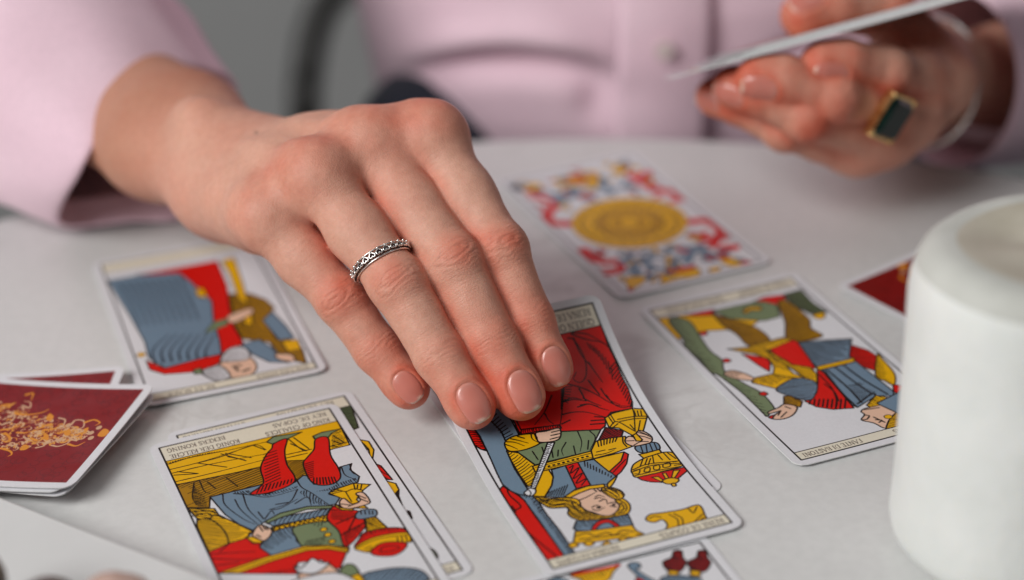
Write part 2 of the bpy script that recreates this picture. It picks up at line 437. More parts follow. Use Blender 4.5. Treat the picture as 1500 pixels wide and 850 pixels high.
def nail_mesh(H, f, parent, tone=(0.63, 0.215, 0.165)):
    rings, seg = 13, 40; w2, l2, sh = f['nail']; c0 = f['P'][3] + f['d'] * sh
    pts, col, uvv = [], [], []
    def trace(u, v):
        n = len(u); p = c0 + np.outer(u * w2, f['b']) + np.outer(v * l2, f['d']) + f['n'] * 0.016
        for _ in range(40): p = p - np.outer(H.finger(p, f), f['n']) * 0.85
        return p
    U, W = [0.0], [0.0]
    for i in range(1, rings + 1):
        r = i / rings
        for j in range(seg):
            t = 2 * math.pi * j / seg; u, v = math.cos(t), math.sin(t)
            k = nail_norm(np.array([u]), np.array([v]))[0]; U.append(u / k * r); W.append(v / k * r)
    U, W = np.array(U), np.array(W); R = nail_norm(U, W); p = trace(U, W)
    # nails keep to a smoother arch than the skin below: blend towards the arch of the middle line
    lift = 0.00002 + 0.00026 * window(W, 0.5, 1.0) - 0.0009 * window(R, 0.86, 1.0) * (1 - window(W, 0.5, 0.8))
    p = p + np.outer(lift, f['n']) + np.outer(0.0006 * window(W, 0.8, 1.0), f['d'])
    V = list(p); F = []
    for j in range(seg): F.append((0, 1 + j, 1 + (j + 1) % seg))
    for i in range(rings - 1):
        for j in range(seg):
            a = 1 + i * seg + j; b = 1 + i * seg + (j + 1) % seg; F.append((a, a + seg, b + seg, b))
    o = len(V); last = 1 + (rings - 1) * seg
    for j in range(seg): V.append(p[last + j] - f['n'] * 0.0006 - f['d'] * 0.0002)
    for j in range(seg): F.append((last + j, o + j, o + (j + 1) % seg, last + (j + 1) % seg))
    W = np.concatenate([W, W[last:last + seg]]); U = np.concatenate([U, U[last:last + seg]])
    edge = 0.905 - 0.05 * U ** 2 + 0.02 * np.sin(U * 5 + f['nail'][1] * 9000)
    tip = window(W, edge, edge + 0.05); lun = 1 - window(W + 0.10 * U ** 2 * -1, -0.92, -0.45)
    C = np.array(tone)[None] * np.ones((len(W), 1))
    C = C * (1 - 0.0 * lun[:, None]) + lun[:, None] * 0.34 * (np.array((0.67, 0.38, 0.31)) - C)
    pinker = window(W, 0.3, 0.75)[:, None]; C = C + 0.5 * pinker * (np.array((0.63, 0.185, 0.140)) - C)
    C = C + tip[:, None] * (np.array((0.80, 0.64, 0.52)) - C)
    if np.dot(np.cross(p[2] - p[0], p[1] - p[0]), f['n']) > 0: F = [t[::-1] for t in F]
    ob = mesh_obj('fingernail', V, F, M_NAIL, parent); color_attr(ob, 'Tone', C)
    return ob

v3 = lambda *a: np.array(a, float)
# ---- the hand on the card (palm down, fingers towards the viewer)
RF = [
    dict(P=[(-0.0247, 0.6276, 0.0825), (-0.0033, 0.5972, 0.0555), (0.0056, 0.5845, 0.0346), (0.0121, 0.5754, 0.0205)], r=[.0097, .0090, .0078, .0070], up=(-0.08, -0.10, 1), nail=(.0051, .0066, -.0008)),
    dict(P=[(-0.0455, 0.6256, 0.0810), (-0.0191, 0.5904, 0.0544), (-0.0074, 0.5747, 0.0320), (0.0016, 0.5626, 0.0180)], r=[.0102, .0099, .0087, .0077], up=(-0.12, -0.12, 1), nail=(.0056, .0070, -.0008)),
    dict(P=[(-0.0633, 0.6125, 0.0769), (-0.0377, 0.5843, 0.0507), (-0.0245, 0.5695, 0.0307), (-0.0143, 0.5583, 0.0175)], r=[.0098, .0096, .0083, .0073], up=(-0.28, -0.18, 1), nail=(.0052, .0067, -.0008)),
    dict(P=[(-0.0818, 0.6126, 0.0633), (-0.0575, 0.5934, 0.0409), (-0.0460, 0.5843, 0.0258), (-0.0357, 0.5761, 0.0150)], r=[.0093, .0087, .0077, .0068], up=(-0.50, -0.30, 1), nail=(.0045, .0056, -.0006)),
    # thumb, folded under the palm to pinch the card from below
    dict(P=[(-0.0700, 0.6640, 0.0500), (-0.0440, 0.6400, 0.0380), (-0.0180, 0.6150, 0.0300), (-0.0040, 0.6010, 0.0140)], r=[.0125, .0105, .0095, .0080], up=(0.4, -0.2, -0.6), kn=(0, 0, 0), web=0.006),
]
WR = v3(-0.0975, 0.6665, 0.0555)
ax_arm = nrm(v3(-0.1390, 0.7284, 0.0520) - WR)
dors = nrm(v3(-0.16, -0.42, 0.95) - (v3(-0.16, -0.42, 0.95) @ ax_arm) * ax_arm)     # back of the forearm
lat = np.cross(ax_arm, dors)          # towards the little-finger side or thumb side
if lat[0] < 0: lat = -lat              # now the thumb side (picture right)
palmR = []
for (f, off, rm, rw) in zip(RF[:4], (0.0070, 0.0025, -0.0035, -0.0105), (.0104, .0110, .0106, .0100), (.0104, .0112, .0115, .0108)):
    mcp = v3(*f['P'][0]) if not isinstance(f['P'][0], np.ndarray) else f['P'][0]
    wq = WR + lat * off - dors * 0.001
    midp = (mcp + wq) / 2 + dors * 0.0015
    palmR.append((mcp - dors * 0.001, midp, rm, rm + 0.0006)); palmR.append((midp, wq, rm + 0.0006, rw))
# knuckle heads and tendons
kn_up = nrm(v3(-0.2, 0.05, 1.0))
for f, r, ko in zip(RF[:4], (.0092, .0098, .0092, .0084), (.0040, .0038, .0028, .0014)):
    mcp = v3(*f['P'][0]); palmR.append((mcp + kn_up * ko, mcp + kn_up * ko * 0.85 + v3(-0.004, 0.004, 0), r, r * 0.95))
# ball of the thumb and heel of the hand
palmR.append((v3(-0.088, 0.662, 0.048), v3(-0.060, 0.643, 0.050), .0130, .0130))
palmR.append((v3(-0.1000, 0.6560, 0.0510), v3(-0.0850, 0.6280, 0.0540), .0095, .0098))
palmR.append((v3(-0.072, 0.642, 0.062), v3(-0.055, 0.632, 0.066), .0130, .0125))
armR = []
a0, a1, a2 = WR + ax_arm * 0.004, WR + ax_arm * 0.055, WR + ax_arm * 0.165
armR.append((a0, a1, 0.0198, 0.0262, dors, 0.80)); armR.append((a1, a2, 0.0262, 0.0285, dors, 0.76))
ulna = v3(-0.1122, 0.6800, 0.0715)
armR.append((ulna - ax_arm * 0.002, ulna + ax_arm * 0.003, 0.0088, 0.0080, dors, 0.99))
HR = Hand(RF, palmR, armR, palm_k=0.0090, web=0.0060, sep=0.0016)
# extensor tendons and two faint veins on the back of the hand
HR.ridges = []
for f, o_ in zip(RF[:3], (0.006, 0.002, -0.003)):
    HR.ridges.append((f['P'][0] + kn_up * 0.0105 + v3(-0.004, 0.003, 0), WR + dors * 0.0150 + lat * o_, 0.0007, 0.0034))
k1, k2 = (RF[0]['P'][0] + RF[1]['P'][0]) / 2 + kn_up * 0.007, (RF[1]['P'][0] + RF[2]['P'][0]) / 2 + kn_up * 0.008
for q0, q1 in ((k2 + v3(-0.006, 0.004, 0.001), WR + dors * 0.0150 - lat * 0.009), (k1 + v3(-0.010, 0.006, 0.002), k2 + v3(-0.022, 0.016, 0.0))): HR.ridges.append((q0, q1, 0.00045, 0.0024))
lo = np.min([q for f in RF for q in f['P']] + [a2], axis=0) - 0.05; hi = np.max([q for f in RF for q in f['P']] + [a2], axis=0) + 0.05
lo = np.maximum(lo, (-0.27, 0.535, -0.01)); hi = np.minimum(hi, (0.035, 0.86, 0.115))
VR, FR, NR, redR, GR = build_hand(HR, lo, hi, 0.0010)

# ---- the other hand, holding the pack in the air
LF = [
    dict(P=[(0.1761, 0.7375, 0.0519), (0.1472, 0.7124, 0.0668), (0.1298, 0.7058, 0.0735), (0.1204, 0.7032, 0.0742)], r=[.0104, .0096, .0090, .0083], up=(-0.1, -1, -0.15), nail=(.0055, .0066, -.001)),
    dict(P=[(0.1616, 0.7246, 0.0447), (0.1252, 0.7003, 0.0629), (0.1059, 0.7006, 0.0700), (0.0956, 0.7011, 0.0704)], r=[.0108, .0100, .0092, .0083], up=(-0.1, -1, -0.15), nail=(.0057, .0068, -.001)),
    dict(P=[(0.1499, 0.7206, 0.0370), (0.1149, 0.6998, 0.0552), (0.0969, 0.7034, 0.0640), (0.0872, 0.7074, 0.0652)], r=[.0104, .0096, .0086, .0078], up=(-0.1, -1, -0.15), nail=(.0053, .0064, -.001)),
    dict(P=[(0.1373, 0.7187, 0.0335), (0.1081, 0.7086, 0.0467), (0.0903, 0.7155, 0.0550), (0.0816, 0.7209, 0.0562)], r=[.0098, .0086, .0078, .0070], up=(-0.1, -1, -0.15), nail=(.0046, .0055, -.001)),
    dict(P=[(0.1690, 0.7520, 0.0590), (0.1550, 0.7580, 0.0740), (0.1330, 0.7495, 0.0800), (0.1195, 0.7452, 0.0790)], r=[.0125, .0108, .0100, .0090], up=(0, -0.3, 1), nail=(.0065, .0072, -.001), web=0.010),
]
WL = v3(0.1768, 0.7860, 0.0326); armaxL = nrm(v3(0.7677, 0.5978, -0.2308))
dorsL = nrm(v3(-0.25, -0.80, -0.35) - (v3(-0.25, -0.80, -0.35) @ armaxL) * armaxL); latL = np.cross(armaxL, dorsL)
if latL[2] < 0: latL = -latL
palmL = []
for f, off in zip(LF[:4], (0.010, 0.0035, -0.0035, -0.010)):
    mcp = v3(*f['P'][0]); palmL.append((mcp, WL + latL * off, .0108, .0115))
palmL.append((v3(0.171, 0.762, 0.046), v3(0.170, 0.745, 0.054), .0120, .0120))
palmL.append((v3(0.164, 0.756, 0.038), v3(0.152, 0.732, 0.038), .0110, .0105))
armL = [(WL, WL + armaxL * 0.06, 0.0205, 0.025, dorsL, 0.80), (WL + armaxL * 0.06, WL + armaxL * 0.13, 0.025, 0.030, dorsL, 0.85)]
HL = Hand(LF, palmL, armL)
VL, FL, NL, redL, GL_ = build_hand(HL, (0.055, 0.665, -0.06), (0.34, 0.94, 0.125), 0.0014)

# ---- the rest of the body under the clothes
def torso_sdf(p):
    d = flat_cone(p, v3(0.085, 1.02, -0.35), v3(0.085, 1.04, 0.10), 0.165, 0.150, v3(0, 1, 0), 0.66)
    d = smin(d, flat_cone(p, v3(0.085, 1.04, 0.10), v3(0.085, 1.06, 0.32), 0.150, 0.165, v3(0, 1, 0), 0.62), 0.05)
    eR, sR = WR + ax_arm * 0.23, v3(-0.11, 1.06, 0.36); eL, sL = WL + armaxL * 0.17 + v3(0, 0.03, 0.02), v3(0.28, 1.06, 0.36)
    for e, s_, wv, axv in ((eR, sR, WR, ax_arm), (eL, sL, WL, armaxL)):
        d = smin(d, cone(p, e, s_, 0.036, 0.050), 0.05); d = smin(d, cone(p, wv + axv * 0.15, e, 0.026, 0.034), 0.02)
    return d
VT, FT = surface_nets(torso_sdf, (-0.40, 0.74, -0.45), (0.50, 1.30, 0.42), 0.012)
VT = project(torso_sdf, relax(VT, FT, 2), 2)

person = tag(empty('person', (0.085, 1.02, -0.35)), 'seated person in a pink shirt laying out tarot cards, two hands visible', 'person')
base_tone = np.array((0.705, 0.385, 0.285)); red_tone = np.array((0.665, 0.195, 0.125))
V = np.concatenate([VR, VL, VT]); F = np.concatenate([FR, FL + len(VR), FT + len(VR) + len(VL)])
tone = np.concatenate([redR, redL, np.zeros(len(VT))])[:, None]
TC = base_tone + tone * (red_tone - base_tone)
# forearm: part tan, part body shade painted into the colour; one small mole near the wrist
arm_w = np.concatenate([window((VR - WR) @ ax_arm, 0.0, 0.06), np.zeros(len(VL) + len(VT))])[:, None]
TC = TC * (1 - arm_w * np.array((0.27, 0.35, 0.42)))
MOLE = v3(-0.0870, 0.6440, 0.0815)
dm = np.linalg.norm(np.cross(V - MOLE, nrm(MOLE - v3(0, 0, CAM_H))), axis=1) + (np.linalg.norm(V - MOLE, axis=1) > 0.02)
TC = TC * (1 - 0.45 * np.exp(-(dm / 0.0007) ** 2)[:, None])
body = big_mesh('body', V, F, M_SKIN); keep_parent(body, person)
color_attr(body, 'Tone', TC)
ga = body.data.attributes.new('Grain', 'FLOAT_VECTOR', 'POINT'); ga.data.foreach_set('vector', np.concatenate([GR, GL_, VT * 420]).astype(np.float32).ravel())
for H_, fs in ((HR, RF[:4]), (HL, LF)):
    for f in fs: keep_parent(nail_mesh(H_, f, None), person)

# ------------------------------------------------------------------ setting
def lathe(name, prof, seg, mats, parent=None, loc=(0, 0, 0), mat_of=None, wob=0.0, seed=0):
    V, F, MI = [], [], []
    r_ = np.random.default_rng(seed); ph = r_.uniform(0, 6.28, 4)
    for i, (r, z) in enumerate(prof):
        for j in range(seg):
            t = 2 * math.pi * j / seg
            k = 1 + wob * (math.sin(2 * t + ph[0]) + 0.6 * math.sin(3 * t + ph[1] + z * 40) + 0.4 * math.sin(5 * t + ph[2] + z * 90))
            V.append((r * k * math.cos(t), r * k * math.sin(t), z + (wob * 0.05 * math.sin(3 * t + ph[3]) if i > 2 else 0)))
    for i in range(len(prof) - 1):
        for j in range(seg):
            F.append((i * seg + j, i * seg + (j + 1) % seg, (i + 1) * seg + (j + 1) % seg, (i + 1) * seg + j)); MI.append(mat_of(i) if mat_of else 0)
    for i, fl in ((0, True), (len(prof) - 1, False)):
        c = len(V); V.append((0, 0, prof[i][1]))
        for j in range(seg):
            a, b = i * seg + j, i * seg + (j + 1) % seg
            F.append((c, b, a) if fl else (c, a, b)); MI.append(mat_of(min(i, len(prof) - 2)) if mat_of else 0)
    o = mesh_obj(name, V, F, mats, parent, mat_idx=MI); o.location = loc
    return o

TC_, TR_ = (0.0, 0.42), 0.40
tb = lathe('table', [(TR_ - 0.012, -0.030), (TR_ - 0.003, -0.028), (TR_, -0.022), (TR_, -0.004), (TR_ - 0.0015, -0.001), (TR_ - 0.005, 0.0)], 160, M_TABLE, loc=(*TC_, 0))
tag(tb, 'round white table with faint grey marbling under the spread cards', 'table')
wall = mesh_obj('wall', [(-4, 2.3, -2.2), (4, 2.3, -2.2), (4, 2.3, 2.2), (-4, 2.3, 2.2), (-4, 2.36, -2.2), (4, 2.36, -2.2), (4, 2.36, 2.2), (-4, 2.36, 2.2)],
                [(0, 1, 2, 3), (5, 4, 7, 6), (1, 5, 6, 2), (4, 0, 3, 7), (3, 2, 6, 7), (4, 5, 1, 0)], M_WALL, smooth=False)
structure(wall)

def tube(name, pts, rad, mat, parent=None, seg=14, closed=False, sub=6):
    P = [np.array(q, float) for q in pts]; n = len(P); out = []
    rng_ = range(n if closed else n - 1)
    for i in rng_:
        p0, p1, p2, p3 = (P[(i - 1) % n] if closed or i > 0 else 2 * P[0] - P[1]), P[i], P[(i + 1) % n], (P[(i + 2) % n] if closed or i + 2 < n else 2 * P[-1] - P[-2])
        for k in range(sub):
            t = k / sub; out.append(0.5 * ((2 * p1) + (-p0 + p2) * t + (2 * p0 - 5 * p1 + 4 * p2 - p3) * t * t + (-p0 + 3 * p1 - 3 * p2 + p3) * t ** 3))
    if not closed: out.append(P[-1])
    out = np.array(out); m = len(out); V, F = [], []
    T = np.array([nrm((out[(i + 1) % m] if closed or i + 1 < m else out[i]) - (out[i - 1] if closed or i > 0 else out[i])) for i in range(m)])
    up = nrm(np.cross(T[0], (0.3, 0.2, 1)))
    rr = rad if hasattr(rad, '__len__') else (rad, rad)
    for i in range(m):
        up = nrm(up - (up @ T[i]) * T[i]); s = np.cross(T[i], up)
        for j in range(seg):
            a = 2 * math.pi * j / seg; V.append(out[i] + up * math.cos(a) * rr[0] + s * math.sin(a) * rr[1])
    for i in range(m if closed else m - 1):
        for j in range(seg):
            k = (i + 1) % m; F.append((i * seg + j, k * seg + j, k * seg + (j + 1) % seg, i * seg + (j + 1) % seg))
    if not closed: F += [tuple(range(seg)), tuple(range((m - 1) * seg, m * seg))[::-1]]
    return mesh_obj(name, V, F, mat, parent)

# chair behind the table: bent black tube back
ch = tag(empty('chair', (-0.08, 1.28, -0.74)), 'black bent metal chair frame blurred behind the sitter', 'chair')
keep_parent(tube('back_frame', [(-0.139, 1.235, -0.740), (-0.137, 1.243, -0.30), (-0.1353, 1.2505, -0.169), (-0.1323, 1.2677, -0.136), (-0.1256, 1.2805, -0.112), (-0.1117, 1.291, -0.092), (-0.07, 1.305, -0.06), (0.02, 1.315, -0.035), (0.12, 1.315, -0.032), (0.22, 1.305, -0.06), (0.27, 1.29, -0.10), (0.285, 1.27, -0.16), (0.29, 1.25, -0.30), (0.292, 1.235, -0.74)], 0.0115, M_BLACK), ch)
keep_parent(lathe('seat', [(0.19, -0.02), (0.20, -0.012), (0.20, 0.0), (0.19, 0.01)], 48, M_BLACK, loc=(0.08, 1.05, -0.40)), ch)

# ------------------------------------------------------------------ clothes
def loft(name, sections, mat, parent=None, close_ends=False, thick=0.0012, folds=0.0, seed=1, sub=4, ffreq=28):
    """sections: list of closed rings (same number of points); spline between them"""
    S = np.array(sections, float); n, m = S.shape[:2]; rows = []
    for i in range(n - 1):
        p0 = S[i - 1] if i > 0 else 2 * S[0] - S[1]; p3 = S[i + 2] if i + 2 < n else 2 * S[-1] - S[-2]; p1, p2 = S[i], S[i + 1]
        for k in range(sub):
            t = k / sub; rows.append(0.5 * ((2 * p1) + (-p0 + p2) * t + (2 * p0 - 5 * p1 + 4 * p2 - p3) * t * t + (-p0 + 3 * p1 - 3 * p2 + p3) * t ** 3))
    rows.append(S[-1]); R = np.array(rows); nr = len(R)
    if folds:
        c = R.mean(1, keepdims=True); dirn = R - c; dirn = dirn / np.linalg.norm(dirn, axis=2, keepdims=True)
        flat = R.reshape(-1, 3); f = vnoise(flat, ffreq, seed) * 0.5 + (0.5 - np.abs(vnoise(flat * np.array((1, 1, 0.6)), ffreq * 1.9, seed + 1))) * 0.55 + (0.4 - np.abs(vnoise(flat, ffreq * 4.2, seed + 2))) * 0.22
        w_ = np.clip(np.linspace(0.0, 2.2, nr), 0.15, 1)[:, None]
        R = R + dirn * (f.reshape(nr, m) * folds * w_)[..., None]
    V = list(R.reshape(-1, 3)); F = []
    for i in range(nr - 1):
        for j in range(m):
            F.append((i * m + j, i * m + (j + 1) % m, (i + 1) * m + (j + 1) % m, (i + 1) * m + j))
    o = mesh_obj(name, V, F, mat, parent)
    md = o.modifiers.new('thickness', 'SOLIDIFY'); md.thickness = thick * 2; md.offset = 0
    sd = o.modifiers.new('smooth', 'SUBSURF'); sd.levels = 1; sd.render_levels = 1
    return o
def resample(ring, m):
    P = np.array(ring, float); n = len(P); out = []
    dense = []
    for i in range(n):
        p0, p1, p2, p3 = P[i - 1], P[i], P[(i + 1) % n], P[(i + 2) % n]
        for t in np.linspace(0, 1, 12, endpoint=False):
            dense.append(0.5 * ((2 * p1) + (-p0 + p2) * t + (2 * p0 - 5 * p1 + 4 * p2 - p3) * t * t + (-p0 + 3 * p1 - 3 * p2 + p3) * t ** 3))
    D = np.array(dense); L = np.concatenate([[0], np.cumsum(np.linalg.norm(np.roll(D, -1, 0) - D, axis=1))])
    D = np.vstack([D, D[:1]]); s = np.linspace(0, L[-1], m, endpoint=False)
    return np.stack([np.interp(s, L, D[:, k]) for k in range(3)], 1)
def ellipse_ring(c, ax, a, b, upd, m, start=None):
    """ring around axis ax; first point towards upd"""
    ax = nrm(ax); u = nrm(np.array(upd, float) - (np.array(upd, float) @ ax) * ax); v = np.cross(ax, u)
    return np.array([np.array(c) + u * a * math.cos(t) + v * b * math.sin(t) for t in np.linspace(0, 2 * math.pi, m, endpoint=False)])
def align(ring, ref):
    """roll/flip ring so it matches ref point by point"""
    best = None
    for R in (ring, ring[::-1]):
        for k in range(len(R)):
            Q = np.roll(R, k, 0); d = ((Q - Q.mean(0) - ref + ref.mean(0)) ** 2).sum()
            if best is None or d < best[0]: best = (d, Q)
    return best[1]
def sleeve(name, cuff, rings, seed, folds):
    m = 40; S = [resample(cuff, m)]
    for c, ax, a, b in rings:
        S.append(align(ellipse_ring(c, ax, a, b, (0, 0, 1), m), S[-1]))
    # a turned-in hem first: a short way inside the cuff
    c0 = S[0].mean(0); back = nrm(S[1].mean(0) - c0)
    inner = c0 + (S[0] - c0) * 0.93 + back * 0.014
    return loft(name, [inner, c0 + (S[0] - c0) * 0.985 + back * 0.001] + S[0:1] + S[1:], M_SHIRT, folds=folds, seed=seed)

# torso of the shirt, with a placket and a button
tor = []
KZ = (-0.09, -0.06, -0.03, 0.03, 0.10, 0.25, 0.33, 0.38); KA = (0.150, 0.152, 0.155, 0.163, 0.172, 0.188, 0.17, 0.09); KB = (0.118, 0.122, 0.132, 0.139, 0.134, 0.128, 0.11, 0.07)
for z in list(np.arange(-0.085, 0.0601, 0.005)) + [0.08, 0.11, 0.15, 0.20, 0.25, 0.29, 0.33, 0.36, 0.38]:
    a, b = np.interp(z, KZ, KA), np.interp(z, KZ, KB); cy = 1.02 + 0.1 * max(0, z); ring_ = []
    for t in np.linspace(0, 2 * math.pi, 110, endpoint=False):
        x = 0.085 + a * math.copysign(abs(math.cos(t)) ** 0.85, math.cos(t)); y = cy + b * math.copysign(abs(math.sin(t)) ** 0.9, math.sin(t))
        if math.sin(t) < 0:      # front: soft belly of cloth over a deep crease that arches beside the placket
            zc = 0.010 - 6.0 * (x - 0.012) ** 2; wx = math.exp(-((x - 0.002) / 0.045) ** 4)
            y += wx * (0.017 * math.exp(-((z - zc + 0.004) / 0.0065) ** 2) - 0.007 * math.exp(-((z - zc - 0.009) / 0.008) ** 2))
            zc2 = 0.004 + 0.35 * (x - 0.13); y += 0.008 * math.exp(-((x - 0.15) / 0.03) ** 2) * math.exp(-((z - zc2) / 0.007) ** 2)
            y += 0.010 * math.exp(-((x - 0.045) / 0.006) ** 2) * math.exp(-((z + 0.012) / 0.012) ** 2)
        ring_.append((x, y, z))
    tor.append(np.array(ring_))
shirt = loft('shirt', tor, M_SHIRT, folds=0.0028, seed=21, ffreq=24, sub=1); keep_parent(shirt, person)
CUFF_R = [(-0.1141, 0.7794, 0.0523), (-0.1244, 0.7670, 0.0610), (-0.1359, 0.7528, 0.0661), (-0.1470, 0.7363, 0.0670), (-0.1562, 0.7219, 0.0612), (-0.1623, 0.7119, 0.0529), (-0.1705, 0.7111, 0.0406), (-0.1850, 0.7300, 0.0130), (-0.1740, 0.7400, 0.0035), (-0.1553, 0.7430, 0.0030), (-0.1370, 0.7480, 0.0035), (-0.1289, 0.7774, 0.0085), (-0.1148, 0.7880, 0.0257)]
sl = sleeve('sleeve', CUFF_R, [((-0.178, 0.775, 0.053), (-0.6, 0.75, 0.05), 0.048, 0.062), ((-0.215, 0.825, 0.058), (-0.5, 0.7, 0.35), 0.058, 0.070), ((-0.215, 0.895, 0.14), (0.1, 0.4, 1), 0.075, 0.070), ((-0.17, 0.98, 0.26), (0.4, 0.5, 1), 0.08, 0.075), ((-0.11, 1.04, 0.36), (0.6, 0.4, 0.7), 0.085, 0.08)], 5, 0.0115)
keep_parent(sl, person)
_c = v3(0.1950, 0.8000, 0.0280); CUFF_L = ellipse_ring(_c, (0.85, 0.5, -0.18), 0.0390, 0.0400, (0, 0, 1), 12)
CUFF_L[:, 2] = np.maximum(CUFF_L[:, 2], -0.02)
sl2 = sleeve('sleeve', CUFF_L, [((0.230, 0.826, 0.024), (0.8, 0.55, 0), 0.046, 0.046), ((0.285, 0.862, 0.026), (0.8, 0.5, 0.2), 0.054, 0.050), ((0.345, 0.905, 0.090), (0.2, 0.5, 1), 0.065, 0.060), ((0.335, 0.99, 0.23), (-0.3, 0.5, 1), 0.074, 0.07), ((0.28, 1.04, 0.36), (-0.6, 0.4, 0.7), 0.082, 0.08)], 9, 0.0035)
keep_parent(sl2, person)
# placket strip follows the shirt front
def front_y(x, z):
    rows = sorted(((r[0][2], r) for r in tor), key=lambda q: q[0])
    zs = [q[0] for q in rows]; ys = []
    for _, r in rows:
        fr = r[r[:, 1] < r[:, 1].mean()]; o = np.argsort(fr[:, 0]); ys.append(np.interp(x, fr[o, 0], fr[o, 1]))
    return float(np.interp(z, zs, ys))
PV, PF = [], []; zs = np.linspace(-0.075, 0.30, 60); xs = (0.0535, 0.0545, 0.0575, 0.0755, 0.0935, 0.0965, 0.0975)
for z in zs:
    for k, x in enumerate(xs): PV.append((x + 0.0015 * math.sin(z * 40), front_y(x, z) - (0.0035 if k in (1, 5) else 0.0048 if 1 < k < 5 else -0.001) - 0.0045 - 0.0015 * math.sin(z * 55 + x * 30), z))
n7 = len(xs)
for i in range(len(zs) - 1):
    for k in range(n7 - 1): PF.append((i * n7 + k, i * n7 + k + 1, (i + 1) * n7 + k + 1, (i + 1) * n7 + k))
plk = mesh_obj('placket', PV, PF, M_SHIRT); plk.parent = shirt
M_BUTTON = mat_plain('pearl_button', (0.74, 0.62, 0.60), (0.80, 0.68, 0.66), 200, 0.3)
for bz in (0.018, 0.105, 0.195):
    bt = lathe('button', [(0.0040, 0), (0.0045, 0.0005), (0.0045, 0.0013), (0.0038, 0.0018), (0.0030, 0.0012)], 24, M_BUTTON)
    bt.rotation_euler = (math.pi / 2, 0, 0); bt.location = (0.0755, front_y(0.0755, bz) - 0.0120, bz)
    bt.parent = shirt
shirt['label'] = 'pale pink cotton shirt body with button placket'
# jeans: hips and thighs under the table
def jeans_sdf(p):
    d = flat_cone(p, v3(0.085, 1.03, -0.30), v3(0.085, 1.02, -0.09), 0.165, 0.150, v3(0, 1, 0), 0.70)
    for sx in (-1, 1):
        d = smin(d, ball(p, v3(0.085 + sx * 0.120, 0.940, -0.058), 0.046), 0.03)
        d = smin(d, cone(p, v3(0.085 + sx * 0.08, 1.0, -0.30), v3(0.085 + sx * 0.13, 0.62, -0.30), 0.075, 0.06), 0.04)
    return d
VJ, FJ = surface_nets(jeans_sdf, (-0.2, 0.5, -0.5), (0.4, 1.25, 0.03), 0.012)
keep_parent(big_mesh('jeans', project(jeans_sdf, relax(VJ, FJ, 2), 1), FJ, M_JEANS), person)

# ------------------------------------------------------------------ jewellery
def frame_at(f, t):
    """ring frame on the first phalanx at fraction t"""
    P = f['P']; c = P[0] + (P[1] - P[0]) * t; d = nrm(P[1] - P[0]); n = f['n']; n = nrm(n - (n @ d) * d)
    return c, d, n, np.cross(d, n), f['r'][0] + (f['r'][1] - f['r'][0]) * t
def on_skin(H, f, c, dirn, lift):
    p = c + dirn * 0.03
    for _ in range(40): p = p - dirn * (H.finger(p[None], f)[0]) * 0.9
    return p + dirn * lift
RT = 0.80
c, d, n, b, rr = frame_at(RF[2], RT)
dt = nrm(d + 0.10 * b)                      # the band sits a little askew
nn = nrm(n - (n @ dt) * dt); bb = np.cross(dt, nn)
ring = tag(empty('finger_ring', tuple(c)), 'silver ring of small hearts with dark stones on the ring finger', 'ring')
pts = [on_skin(HR, RF[2], c, nn * math.cos(t) + bb * math.sin(t), 0.0002) for t in np.linspace(0, 2 * math.pi, 28, endpoint=False)]
keep_parent(tube('band', pts, (0.00065, 0.0009), M_SILVER_DARK, closed=True, sub=3, seg=8), ring)
for so in (-0.00155, 0.00155):
    rail = [on_skin(HR, RF[2], c + dt * so, nn * math.cos(t) + bb * math.sin(t), 0.0005) for t in np.linspace(0, 2 * math.pi, 28, endpoint=False)]
    keep_parent(tube('rail', rail, (0.00027, 0.00027), M_SILVER, closed=True, sub=3, seg=8), ring)
def heart(s, k=22):
    out = []
    for t in np.linspace(0, 2 * math.pi, k, endpoint=False):
        x = 16 * math.sin(t) ** 3; y = 13 * math.cos(t) - 5 * math.cos(2 * t) - 2 * math.cos(3 * t) - math.cos(4 * t); out.append((x / 16 * s, y / 16 * s))
    return out
NH = 25
for k in range(NH):
    t = 2 * math.pi * k / NH + 0.05; dirn = nn * math.cos(t) + bb * math.sin(t)
    if dirn @ nn < -0.45: continue
    tang = -nn * math.sin(t) + bb * math.cos(t); pc = on_skin(HR, RF[2], c, dirn, 0.0009)
    h2 = [pc + dt * y * 1.0 + tang * x + dirn * 0.0004 for x, y in heart(0.00108)]
    keep_parent(tube('heart_setting', h2, 0.00027, M_SILVER, closed=True, sub=2, seg=6), ring)
    g = [pc + dt * y + tang * x for x, y in heart(0.00092)]; gv = g + [pc + dirn * 0.0005 + dt * 0.0001] ; m_ = len(g)
    keep_parent(mesh_obj('gemstone', gv, [(i, (i + 1) % m_, m_) for i in range(m_)], M_GARNET, smooth=False), ring)
    bd = pc - dt * 0.00112 + dirn * 0.0006
    keep_parent(lathe('bead', [(0.0002, -0.00045), (0.00042, -0.0002), (0.00046, 0.0), (0.00042, 0.0002), (0.0002, 0.00045)], 8, M_SILVER, loc=tuple(bd)), ring)

